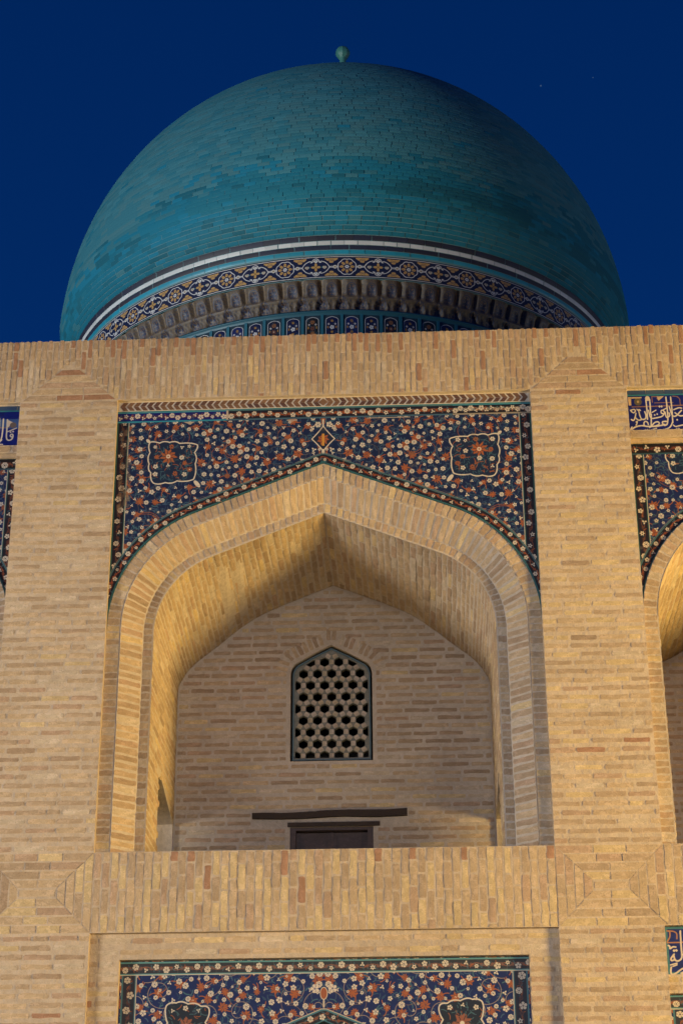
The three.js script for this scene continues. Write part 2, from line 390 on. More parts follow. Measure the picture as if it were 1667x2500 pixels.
// ------------------------------------------------------------------ drawing the tile work (flat glaze pattern only)
function canvasOf(w, h) { const c = document.createElement('canvas'); c.width = w; c.height = h; return c; }
function canvasTex(c) { const t = new THREE.CanvasTexture(c); t.colorSpace = THREE.SRGBColorSpace; t.anisotropy = 8; t.magFilter = THREE.LinearFilter; return t; }
const INK = { navy: '#0f1d40', cobalt: '#16246e', black: '#12131c', cream: '#c4b8a6', rust: '#955330', teal: '#3c5d6b', leaf: '#38506a', green: '#2f6263', ochre: '#b98439', turq: '#1f7f92', brown: '#4a3326' };
function blob(ctx, x, y, n, r, rp, rot, col) { ctx.fillStyle = col; for (let i = 0; i < n; i++) { const a = rot + i * 2 * Math.PI / n; ctx.beginPath(); ctx.arc(x + Math.cos(a) * r, y + Math.sin(a) * r, rp, 0, 7); ctx.fill(); } ctx.beginPath(); ctx.arc(x, y, r, 0, 7); ctx.fill(); }
function creamFlower(ctx, x, y, R, r, bg, col = INK.cream) {
  const kind = r(), rot = r() * 6.28;
  if (kind < 0.62) { // rosette with dark eye and petal gaps
    const n = 5 + Math.floor(r() * 3);
    blob(ctx, x, y, n, R * 0.64, R * 0.42, rot, col);
    ctx.fillStyle = bg;
    ctx.beginPath(); ctx.arc(x, y, R * 0.24, 0, 7); ctx.fill();
    for (let i = 0; i < n; i++) { const a = rot + (i + 0.5) * 2 * Math.PI / n; ctx.beginPath(); ctx.arc(x + Math.cos(a) * R * 0.6, y + Math.sin(a) * R * 0.6, R * 0.11, 0, 7); ctx.fill(); }
    if (R > 11) { ctx.fillStyle = col; ctx.beginPath(); ctx.arc(x, y, R * 0.1, 0, 7); ctx.fill(); }
  } else if (kind < 0.82) { // pointed star
    const n = 5 + Math.floor(r() * 2); ctx.fillStyle = col; ctx.beginPath();
    for (let i = 0; i < 2 * n; i++) { const a = rot + i * Math.PI / n, q = i % 2 ? R * 0.5 : R; ctx.lineTo(x + Math.cos(a) * q, y + Math.sin(a) * q); }
    ctx.fill(); ctx.fillStyle = bg; ctx.beginPath(); ctx.arc(x, y, R * 0.22, 0, 7); ctx.fill();
  } else { // three-lobed bud
    ctx.fillStyle = col; for (let i = 0; i < 3; i++) { const a = rot + i * 2.1; ctx.beginPath(); ctx.ellipse(x + Math.cos(a) * R * 0.4, y + Math.sin(a) * R * 0.4, R * 0.5, R * 0.27, a, 0, 7); ctx.fill(); }
    ctx.fillStyle = bg; ctx.beginPath(); ctx.arc(x, y, R * 0.16, 0, 7); ctx.fill();
  }
}
function rustFlower(ctx, x, y, R, r, bg, col = INK.rust) {
  const n = 7 + Math.floor(r() * 3), rot = r() * 6.28; ctx.fillStyle = col; ctx.beginPath();
  for (let i = 0; i < 2 * n; i++) { const a = rot + i * Math.PI / n, q = (i % 2 ? 0.62 : 1) * R * (0.88 + r() * 0.24); ctx.lineTo(x + Math.cos(a) * q, y + Math.sin(a) * q); }
  ctx.fill();
  if (r() < 0.7) { ctx.fillStyle = r() < 0.3 ? INK.cream : bg; ctx.beginPath(); ctx.arc(x, y, R * 0.2, 0, 7); ctx.fill(); }
  ctx.strokeStyle = bg; ctx.lineWidth = Math.max(0.8, R * 0.06);
  for (let i = 0; i < n; i++) { const a = rot + i * 2 * Math.PI / n + 0.2; ctx.beginPath(); ctx.moveTo(x + Math.cos(a) * R * 0.35, y + Math.sin(a) * R * 0.35); ctx.lineTo(x + Math.cos(a) * R * 0.7, y + Math.sin(a) * R * 0.7); ctx.stroke(); }
}
function leafStroke(ctx, x, y, L, a, w, col) { ctx.strokeStyle = col; ctx.lineWidth = w; ctx.lineCap = 'round'; ctx.beginPath(); ctx.moveTo(x, y); ctx.quadraticCurveTo(x + Math.cos(a) * L * 0.6 - Math.sin(a) * L * 0.25, y + Math.sin(a) * L * 0.6 + Math.cos(a) * L * 0.25, x + Math.cos(a) * L, y + Math.sin(a) * L); ctx.stroke(); }
function scatter(r, n, x0, x1, y0, y1, min, ok, taken) { const out = []; for (let i = 0; i < n; i++) { const x = x0 + r() * (x1 - x0), y = y0 + r() * (y1 - y0); if (ok && !ok(x, y)) continue; let good = true; for (const q of taken) if (Math.hypot(q[0] - x, q[1] - y) < min + q[2]) { good = false; break; } if (good) { const e = [x, y, min * 0.1]; out.push(e); taken.push(e); } } return out; }
function field(ctx, S, r, w, h, bg, o) { // floral field over w x h metres; S pixels per metre
  ctx.fillStyle = bg; ctx.fillRect(0, 0, w * S, h * S);
  for (let i = 0; i < w * h * 60; i++) { ctx.fillStyle = r() < 0.5 ? o.bg2 : o.bg3; ctx.globalAlpha = 0.5; const x = r() * w * S, y = r() * h * S, q = (0.01 + r() * 0.035) * S; ctx.fillRect(x, y, q, q * (0.6 + r())); } ctx.globalAlpha = 1;
  for (let i = 0; i < w * h * (o.leaves || 640); i++) leafStroke(ctx, r() * w * S, r() * h * S, (0.022 + r() * 0.04) * S, r() * 6.28, (0.004 + r() * 0.007) * S, [INK.leaf, '#2c4460', INK.teal, '#36465c'][Math.floor(r() * 4)]);
  for (let i = 0; i < w * h * (o.vines || 10); i++) { // curling stems
    let x = r() * w * S, y = r() * h * S, a = r() * 6.28; const k = (r() < 0.5 ? -1 : 1) * (0.06 + r() * 0.1);
    ctx.strokeStyle = o.vine || INK.rust; ctx.lineWidth = (o.vineW || 0.005) * S; ctx.beginPath(); ctx.moveTo(x, y);
    for (let q = 0; q < 30; q++) { a += k; x += Math.cos(a) * 0.012 * S; y += Math.sin(a) * 0.012 * S; ctx.lineTo(x, y); } ctx.stroke();
  }
  if (o.scroll) { // linked spiral stems
    for (const q of scatter(r, 900, 0, w, 0, h, 0.2, null, [])) { const dirn = r() < 0.5 ? 1 : -1, a0 = r() * 6.28, R0 = 0.13; ctx.strokeStyle = o.scroll; ctx.lineWidth = 0.006 * S; ctx.beginPath(); for (let i = 0; i <= 40; i++) { const t = i / 40, a = a0 + dirn * t * 8.5, R = R0 * (1.12 - t); ctx.lineTo((q[0] + Math.cos(a) * R) * S, (q[1] + Math.sin(a) * R) * S); } ctx.stroke(); }
  }
  const taken = o.taken ? o.taken.map((q) => q.slice()) : [];
  const big = scatter(r, 5000, 0, w, 0, h, 0.106, o.ok, taken);
  for (const q of big) { rustFlower(ctx, q[0] * S, q[1] * S, (0.031 + r() * 0.021) * S, r, bg); q[2] = -0.044; for (let k = 0; k < 2; k++) leafStroke(ctx, q[0] * S, q[1] * S, 0.075 * S, r() * 6.28, 0.008 * S, INK.rust); }
  const small = scatter(r, 12000, 0, w, 0, h, 0.058, o.ok, taken);
  for (const q of small) creamFlower(ctx, q[0] * S, q[1] * S, (0.0145 + r() * 0.0125) * S, r, bg);
  const half = canvasOf(w * S / 2, h * S); half.getContext('2d').drawImage(ctx.canvas, 0, 0, w * S / 2, h * S, 0, 0, w * S / 2, h * S); // the design is mirrored about its middle
  ctx.save(); ctx.translate(w * S, 0); ctx.scale(-1, 1); ctx.drawImage(half, 0, 0); ctx.restore();
}
function wavyBorder(ctx, S, r, pts, width, o) { // pts: centre line in metres (canvas space); flowers every o.step
  const line = (off, w, col) => { ctx.strokeStyle = col; ctx.lineWidth = w * S; ctx.lineJoin = 'round'; ctx.beginPath(); pts.forEach((p, i) => { const x = (p[0] + p[2] * off) * S, y = (p[1] + p[3] * off) * S; if (i) ctx.lineTo(x, y); else ctx.moveTo(x, y); }); ctx.stroke(); };
  ctx.lineCap = 'butt';
  line(0, width, o.bg);
  line(-width / 2, 0.016, o.edge || INK.green); line(width / 2, 0.014, o.edge2 || o.edge || INK.green);
  if (o.whiteLine) line(o.whiteLine * (width / 2 + 0.004), 0.007, '#b8ad9c');
  let acc = 0, next = o.step * 0.5, k = 0;
  for (let i = 1; i < pts.length; i++) {
    const seg = Math.hypot(pts[i][0] - pts[i - 1][0], pts[i][1] - pts[i - 1][1]);
    while (acc + seg >= next) {
      const t = (next - acc) / seg, x = pts[i - 1][0] + (pts[i][0] - pts[i - 1][0]) * t, y = pts[i - 1][1] + (pts[i][1] - pts[i - 1][1]) * t, nx = pts[i][2], ny = pts[i][3], off = (k % 2 ? 1 : -1) * width * 0.13;
      const tx = -ny, ty = nx;
      ctx.strokeStyle = o.wave || INK.rust; ctx.lineWidth = 0.008 * S; ctx.beginPath(); ctx.moveTo((x - tx * o.step / 2) * S, (y - ty * o.step / 2) * S);
      ctx.quadraticCurveTo((x - nx * off * 2.2) * S, (y - ny * off * 2.2) * S, (x + tx * o.step / 2) * S, (y + ty * o.step / 2) * S); ctx.stroke();
      for (let q = 0; q < 3; q++) leafStroke(ctx, (x + tx * o.step * (r() - 0.5)) * S, (y + ty * o.step * (r() - 0.5)) * S, 0.03 * S, r() * 6.28, 0.006 * S, r() < 0.4 ? INK.rust : INK.teal);
      rustFlower(ctx, (x + tx * o.step / 2) * S, (y + ty * o.step / 2) * S, width * 0.2 * S, r, o.bg, o.wave || INK.rust);
      creamFlower(ctx, (x + nx * off) * S, (y + ny * off) * S, width * (0.23 + r() * 0.06) * S, r, o.bg);
      next += o.step; k++;
    }
    acc += seg;
  }
}
function scallop(ctx, pts, bulge, w, col, S) { // closed outline of little arcs bulging outward
  let cx = 0, cy = 0; for (const p of pts) { cx += p[0] / pts.length; cy += p[1] / pts.length; }
  ctx.strokeStyle = col; ctx.lineWidth = w * S; ctx.lineJoin = 'miter'; ctx.beginPath(); ctx.moveTo(pts[0][0] * S, pts[0][1] * S);
  for (let i = 0; i < pts.length; i++) { const a = pts[i], b = pts[(i + 1) % pts.length], mx = (a[0] + b[0]) / 2, my = (a[1] + b[1]) / 2, l = Math.hypot(mx - cx, my - cy) || 1; ctx.quadraticCurveTo((mx + (mx - cx) / l * bulge) * S, (my + (my - cy) / l * bulge) * S, b[0] * S, b[1] * S); }
  ctx.closePath(); ctx.stroke();
}
const CART = [[-1.673, 9.539], [-1.578, 9.53], [-1.482, 9.535], [-1.385, 9.522], [-1.214, 9.503], [-1.238, 9.42], [-1.228, 9.3], [-1.24, 9.135], [-1.398, 9.122], [-1.51, 9.108], [-1.624, 9.105], [-1.652, 9.215], [-1.672, 9.31], [-1.668, 9.43]];
function spandrelCanvas(S, seed, o) { // x -2..2, y 7.6..10 of one bay, local to its centre
  const W = 4.0, Hh = 2.4, c = canvasOf(W * S, Hh * S), ctx = c.getContext('2d'), r = rngOf(seed), L = (x, y) => [x + 2, 10 - y];
  const line = (d) => { const pts = []; for (const side of [-1, 1]) { const ss = []; for (let i = 0; i <= 60; i++) ss.push(LJ - 0.1 + (LA + LS + 0.1) * i / 60); if (side > 0) ss.reverse(); for (const s of ss) { const p = archPoint(s, d, side); pts.push([p.x + 2, 10 - p.y, p.nx, -p.ny]); } } return pts; };
  const inCart = (x, y) => { const wx = Math.abs(x - 2), wy = 10 - y; return wx > 1.17 && wx < 1.73 && wy > 9.06 && wy < 9.6; };
  field(ctx, S, r, W, Hh, o.bg, { bg2: o.bg2, bg3: o.bg3, ok: (x, y) => !inCart(x, y), leaves: o.leaves, scroll: '#4a4448' });
  // cartouches
  for (const m of [1, -1]) {
    const P = CART.map((p) => L(p[0] * m, p[1]));
    ctx.fillStyle = '#16233c'; ctx.beginPath(); P.forEach((p) => ctx.lineTo(p[0] * S, p[1] * S)); ctx.fill();
    for (let i = 0; i < 130; i++) leafStroke(ctx, (2 + m * (-1.65 + r() * 0.4)) * S, (10 - 9.13 - r() * 0.36) * S, (0.02 + r() * 0.04) * S, r() * 6.28, 0.006 * S, r() < 0.75 ? '#3a5a66' : INK.rust);
    const [fx, fy] = L(-1.49 * m, 9.385);
    rustFlower(ctx, fx * S, fy * S, 0.085 * S, r, '#16233c'); ctx.fillStyle = INK.cream; ctx.beginPath(); ctx.arc(fx * S, fy * S, 0.021 * S, 0, 7); ctx.fill(); ctx.fillStyle = INK.rust; ctx.beginPath(); ctx.arc(fx * S, fy * S, 0.009 * S, 0, 7); ctx.fill();
    for (const [x, y] of [[-1.62, 9.49], [-1.36, 9.48], [-1.29, 9.49], [-1.36, 9.37], [-1.49, 9.29], [-1.61, 9.28], [-1.61, 9.2], [-1.33, 9.19]]) { const q = L(x * m, y); creamFlower(ctx, q[0] * S, q[1] * S, 0.024 * S, r, '#16233c'); }
    for (const [x, y] of [[-1.42, 9.2], [-1.33, 9.31], [-1.6, 9.38], [-1.46, 9.49], [-1.28, 9.24]]) { const q = L(x * m, y); rustFlower(ctx, q[0] * S, q[1] * S, 0.03 * S, r, '#16233c'); }
    scallop(ctx, P, 0.03, 0.0125, INK.cream, S);
    const t = L(-1.205 * m, 9.085); ctx.fillStyle = INK.cream; ctx.beginPath(); ctx.ellipse(t[0] * S, t[1] * S, 0.045 * S, 0.02 * S, m * 0.9, 0, 7); ctx.fill();
    const t2 = L(-1.69 * m, 9.555); ctx.beginPath(); ctx.ellipse(t2[0] * S, t2[1] * S, 0.026 * S, 0.016 * S, m * 0.8, 0, 7); ctx.fill();
  }
  // lozenge over the point of the arch
  { const P = [[0, 9.672], [-0.11, 9.534], [0, 9.404], [0.11, 9.534]].map((p) => L(...p)); ctx.fillStyle = '#1b2438'; ctx.beginPath(); P.forEach((p) => ctx.lineTo(p[0] * S, p[1] * S)); ctx.fill();
    const q = L(0, 9.53); rustFlower(ctx, q[0] * S, q[1] * S, 0.062 * S, r, '#1b2438'); ctx.fillStyle = INK.ochre; ctx.fillRect((q[0] - 0.012) * S, (q[1] - 0.06) * S, 0.024 * S, 0.13 * S);
    scallop(ctx, P, -0.008, 0.011, INK.cream, S); ctx.strokeStyle = INK.cream; ctx.lineWidth = 0.03 * S; ctx.beginPath(); ctx.moveTo(2 * S, (10 - 9.41) * S); ctx.lineTo(2 * S, (10 - 9.35) * S); ctx.stroke(); ctx.lineWidth = 0.015 * S; ctx.beginPath(); ctx.moveTo(2 * S, (10 - 9.67) * S); ctx.lineTo(2 * S, (10 - 9.74) * S); ctx.stroke();
    for (const [x, y] of [[-0.1, 9.66], [0.1, 9.66], [-0.05, 9.69], [0.06, 9.69], [-0.09, 9.42], [0.08, 9.42]]) { const e = L(x, y); creamFlower(ctx, e[0] * S, e[1] * S, 0.03 * S, r, o.bg); } }
  // side borders, then the border along the arch
  for (const m of [-1, 1]) { const pts = []; for (let i = 0; i <= 40; i++) { const y = 7.62 + (o.top - 7.62) * i / 40; pts.push([2 + m * 1.94, 10 - y, m, 0]); } wavyBorder(ctx, S, r, pts, 0.105, { bg: '#1a1620', step: 0.115, edge: '#24504f', edge2: '#24504f', whiteLine: -1, wave: m < 0 ? '#5e3a2c' : '#6e3b28' }); }
  if (o.topRow) { const a = o.top - 0.052, mk = (x0, x1) => { const p = []; for (let i = 0; i <= 60; i++) p.push([2 + x0 + (x1 - x0) * i / 60, 10 - a, 0, -1]); return p; };
    if (o.restored) {
      wavyBorder(ctx, S, r, mk(-2, -0.93), 0.1, { bg: '#13135e', step: 0.056, edge: '#2c7f95', edge2: '#2c7f95', wave: '#4a2b3f' });
      wavyBorder(ctx, S, r, mk(-0.93, 1.25), 0.1, { bg: '#171520', step: 0.075, edge: '#3d5a6b', edge2: '#31555c', wave: '#8f4a24' });
      wavyBorder(ctx, S, r, mk(1.25, 2), 0.1, { bg: '#161318', step: 0.05, edge: '#8b8170', edge2: '#2b7f93', wave: '#8a7f70' });
      ctx.fillStyle = '#a9998a'; ctx.fillRect((2 - 0.94) * S, (10 - o.top) * S, 0.02 * S, 0.1 * S); ctx.fillStyle = '#9c8f82'; ctx.fillRect((2 + 0.42) * S, (10 - 9.752) * S, 0.42 * S, 0.009 * S); ctx.fillRect((2 - 0.35) * S, (10 - 9.752) * S, 0.1 * S, 0.014 * S);
      ctx.fillStyle = '#a59684'; ctx.beginPath(); ctx.moveTo((2 - 1.36) * S, 0.245 * S); ctx.lineTo((2 - 1.24) * S, 0.245 * S); ctx.lineTo((2 - 1.29) * S, 0.275 * S); ctx.fill();
    } else wavyBorder(ctx, S, r, mk(-2, 2), 0.11, { bg: '#1a1413', step: 0.1, edge: '#2c4a55', wave: '#6e3b28' });
  }
  wavyBorder(ctx, S, r, line(0.13 + 0.052), 0.088, { bg: '#15141c', step: 0.092, edge: '#28565a', edge2: '#3f5f66', wave: '#8b4526' });
  ctx.strokeStyle = '#8d8576'; ctx.lineWidth = 0.004 * S; ctx.beginPath(); line(0.13 + 0.108).forEach((p, i) => { if (i % 7 === 5) ctx.moveTo(p[0] * S, p[1] * S); else ctx.lineTo(p[0] * S, p[1] * S); }); ctx.stroke();
  // missing glaze, lime film and dirt on single patches of tile
  for (let i = 0; i < 260; i++) { ctx.globalAlpha = 0.10 + r() * 0.22; ctx.fillStyle = ['#6b6050', '#8d8474', '#4d4a48', '#5a6478'][Math.floor(r() * 4)]; const x = r() * W * S, y = r() * Hh * S; ctx.fillRect(x, y, (0.01 + r() * 0.07) * S, (0.008 + r() * 0.04) * S); }
  if (o.restored) for (let i = 0; i < 90; i++) { ctx.globalAlpha = 0.35; ctx.fillStyle = ['#6d5a45', '#54463a', '#8a7358'][i % 3]; ctx.fillRect((0.03 + r() * 0.1) * S, (0.28 + r() * 0.85) * S, (0.01 + r() * 0.03) * S, (0.02 + r() * 0.05) * S); }
  ctx.globalAlpha = 0.5; ctx.strokeStyle = '#0d1428'; ctx.lineWidth = 1; for (let i = 0; i < 150; i++) { const x = r() * W * S, y = r() * Hh * S, a = r() * 6.28; ctx.beginPath(); ctx.moveTo(x, y); ctx.lineTo(x + Math.cos(a) * 0.06 * S, y + Math.sin(a) * 0.06 * S); ctx.stroke(); } ctx.globalAlpha = 1;
  return c;
}
function tileMaterial(tex, rough = 0.55) { return new THREE.MeshPhysicalMaterial({ map: tex, roughness: rough, specularIntensity: 0.55, bumpMap: glazeBump, bumpScale: 0.0015 }); }
function uvRect(g, x0, x1, y0, y1) { const p = g.attributes.position, uv = new Float32Array(p.count * 2); for (let i = 0; i < p.count; i++) { uv[2 * i] = (p.getX(i) - x0) / (x1 - x0); uv[2 * i + 1] = (p.getY(i) - y0) / (y1 - y0); } g.setAttribute('uv', new THREE.BufferAttribute(uv, 2)); return g; }

const tileMid = tileMaterial(canvasTex(spandrelCanvas(500, 3, { bg: INK.navy, bg2: '#162a54', bg3: '#0f1a38', top: 9.868, topRow: true, restored: true })));
const tileSide = tileMaterial(canvasTex(spandrelCanvas(300, 9, { bg: '#14204c', bg2: '#1a2a5c', bg3: '#10183a', top: 9.415, topRow: true })));

// ------------------------------------------------------------------ inscription panels: strokes traced from the writing
function strokes(ctx, list, k, col) { ctx.strokeStyle = col; ctx.lineCap = 'round'; ctx.lineJoin = 'round'; for (const [w, ...p] of list) { ctx.lineWidth = w * k; ctx.beginPath(); ctx.moveTo(p[0] * k, p[1] * k); if (p.length === 4) ctx.lineTo(p[2] * k, p[3] * k); else { for (let i = 2; i < p.length - 2; i += 2) ctx.quadraticCurveTo(p[i] * k, p[i + 1] * k, (p[i] + p[i + 2]) / 2 * k, (p[i + 1] + p[i + 3]) / 2 * k); ctx.lineTo(p[p.length - 2] * k, p[p.length - 1] * k); } ctx.stroke(); } }
function dots(ctx, list, k, col) { ctx.fillStyle = col; for (const [x, y, q] of list) { ctx.save(); ctx.translate(x * k, y * k); ctx.rotate(0.78); ctx.fillRect(-q * k, -q * k, 2 * q * k, 2 * q * k); ctx.restore(); } }
function panelBase(c, ctx, r, bg) { ctx.fillStyle = bg; ctx.fillRect(0, 0, c.width, c.height); for (let i = 0; i < 900; i++) { ctx.globalAlpha = 0.12 + r() * 0.2; ctx.fillStyle = ['#101a5a', '#1c2f86', '#22255a', '#0d1240'][Math.floor(r() * 4)]; ctx.fillRect(r() * c.width, r() * c.height, 4 + r() * 30, 4 + r() * 24); } ctx.globalAlpha = 1; }
function inscriptionUpperRight() { // 4 m x 0.376 m; 400 px a metre; tracing units: 2480 a metre across, 2114 a metre down
  const c = canvasOf(1600, 150), ctx = c.getContext('2d'), r = rngOf(21); panelBase(c, ctx, r, '#141c66');
  ctx.save(); ctx.scale(400 / 2480, 400 / 2114); const k = 1, cr = '#c9bda9', rs = '#86604f';
  const list = [[26, 100, 245, 720, 240, 1500, 230, 3000, 228], [20, 640, 165, 1080, 165], [22, 585, 20, 590, 150], [22, 590, 20, 850, 30], [20, 1080, 20, 1245, 20, 1245, 230], [18, 700, 60, 740, 100]];
  strokes(ctx, list, k, rs);
  ctx.fillStyle = '#5b5340'; for (let i = 0; i < 9; i++) { const a = i * 0.7; ctx.beginPath(); ctx.arc(250 + Math.cos(a) * 60, 130 + Math.sin(a) * 55, 34, 0, 7); ctx.fill(); } ctx.fillStyle = '#a88f63'; ctx.beginPath(); ctx.arc(250, 130, 30, 0, 7); ctx.fill();
  ctx.fillStyle = '#b39a78'; ctx.fillRect(15, 20, 330, 34); ctx.fillRect(20, 60, 70, 150); ctx.beginPath(); ctx.moveTo(700, 20); ctx.lineTo(880, 10); ctx.lineTo(740, 120); ctx.fill(); ctx.fillStyle = '#bfae97'; ctx.beginPath(); ctx.arc(480, 60, 58, 0, 7); ctx.fill();
  const S = [
    [34, 440, 100, 450, 300, 440, 530], [34, 530, 90, 530, 300, 520, 420], [30, 480, 330, 500, 460, 530, 520, 640, 510, 800, 480, 860, 400, 840, 340, 780, 330, 770, 400, 830, 420],
    [30, 60, 320, 150, 290, 180, 340, 120, 390, 70, 340], [34, 180, 390, 150, 500, 110, 560, 60, 530], [34, 250, 320, 260, 420, 290, 520, 340, 540, 400, 520, 420, 440, 390, 360], [30, 210, 300, 230, 330, 260, 300, 290, 330], [32, 290, 540, 230, 560, 170, 500],
    [26, 560, 380, 660, 330], [26, 830, 330, 910, 290], [34, 540, 420, 520, 640, 510, 700], [32, 520, 690, 600, 600, 700, 590, 720, 650, 620, 690, 510, 700],
    [34, 920, 40, 930, 300, 920, 640, 840, 690, 790, 650, 780, 590, 880, 590], [34, 1030, 40, 1040, 300, 1030, 620], [32, 980, 260, 1010, 400, 1040, 480, 1120, 480, 1180, 420, 1260, 350], [30, 870, 380, 880, 480, 900, 510, 980, 470, 960, 400], [30, 1080, 330, 1200, 280, 1270, 300], [30, 1100, 400, 1200, 480, 1280, 470],
    [34, 1030, 600, 980, 720, 860, 770, 700, 780], [34, 40, 790, 60, 740, 160, 690, 280, 670, 350, 680, 400, 690, 520, 700, 700, 690, 840, 660], [32, 60, 700, 30, 740, 20, 790, 70, 800], [32, 350, 680, 340, 610, 390, 570, 440, 600, 450, 650], [30, 170, 590, 200, 560, 190, 620, 160, 660], [28, 1040, 680, 1080, 720, 1140, 700, 1280, 680],
    [26, 510, 770, 640, 740], [30, 460, 690, 480, 720],
  ];
  strokes(ctx, S, k, cr); dots(ctx, [[750, 250, 20], [800, 250, 20], [620, 440, 18], [680, 420, 18], [370, 770, 18], [420, 770, 18], [1140, 560, 18], [1110, 760, 18], [1160, 760, 18]], k, cr);
  ctx.restore(); return c;
}
function inscriptionUpperLeft() { // right end of the panel: 4 m x 0.40 m
  const c = canvasOf(1600, 160), ctx = c.getContext('2d'), r = rngOf(22); panelBase(c, ctx, r, '#131d6b');
  const x0 = 1600 - 80, cr = '#c9bda9'; ctx.fillStyle = '#3d5686'; ctx.fillRect(1500, 34, 92, 44);
  ctx.fillStyle = '#cbb9a2'; ctx.beginPath(); ctx.moveTo(x0 + 20, 36); ctx.lineTo(x0 + 44, 50); ctx.lineTo(x0 + 22, 76); ctx.fill(); ctx.fillStyle = '#6b5d55'; ctx.beginPath(); ctx.arc(x0 + 44, 62, 13, 0, 7); ctx.fill();
  strokes(ctx, [[3, 1300, 75, x0 + 30, 72]], 1, '#86604f');
  strokes(ctx, [[6, x0 - 12, 30, x0 - 9, 80, x0 - 11, 128], [6, x0 + 4, 32, x0 + 5, 90, x0 + 2, 130, x0 - 10, 140], [6, x0 + 20, 36, x0 + 21, 80, x0 + 20, 122, x0 + 30, 134, x0 + 44, 128, x0 + 48, 108, x0 + 40, 102, x0 + 34, 112, x0 + 44, 118], [5, x0 + 24, 92, x0 + 58, 76], [5, x0 - 20, 120, x0 - 4, 140, x0 + 4, 128], [5, x0 - 4, 140, x0 - 10, 150, x0 + 8, 150]], 1, cr);
  dots(ctx, [[x0 + 36, 94, 3.4], [x0 + 46, 92, 3.4]], 1, cr);
  return c;
}
function inscriptionLowerRight() { // left end of the lower panel: 4 m x 0.41 m
  const c = canvasOf(1600, 164), ctx = c.getContext('2d'), r = rngOf(23); panelBase(c, ctx, r, '#17205f');
  ctx.strokeStyle = '#3b6a72'; ctx.lineWidth = 9; ctx.strokeRect(4, 4, 1592, 156);
  const cr = '#c8b9a3', q = 400 / 2100, u = (x, y) => [(x - 470 - (y - 450) * 0.075) * q, (y - 450) * q];
  const S = (list, col) => strokes(ctx, list.map(([w, ...p]) => { const o = [w]; for (let i = 0; i < p.length; i += 2) o.push(...u(p[i], p[i + 1])); return o; }), 1, col);
  S([[5, 520, 740, 840, 735], [5, 515, 525, 690, 525, 690, 670], [5, 560, 530, 580, 620, 520, 720]], '#a06f49');
  S([[6, 750, 530, 760, 760, 780, 980, 770, 1040, 700, 1080, 650, 1050, 630, 960], [6, 640, 950, 580, 1020, 590, 1070, 640, 1050], [6, 540, 790, 570, 800, 560, 860, 620, 810, 670, 820], [6, 590, 1180, 575, 1260, 600, 1320, 680, 1290, 760, 1220, 860, 1180], [5, 580, 1140, 690, 1110], [5, 620, 1165, 690, 1140], [5, 760, 1290, 840, 1250], [5, 770, 1310, 850, 1280], [6, 790, 960, 900, 950, 960, 900]], cr);
  dots(ctx, [[...u(640, 885), 4], [...u(680, 880), 4], [...u(830, 850), 4]], 1, cr);
  return c;
}
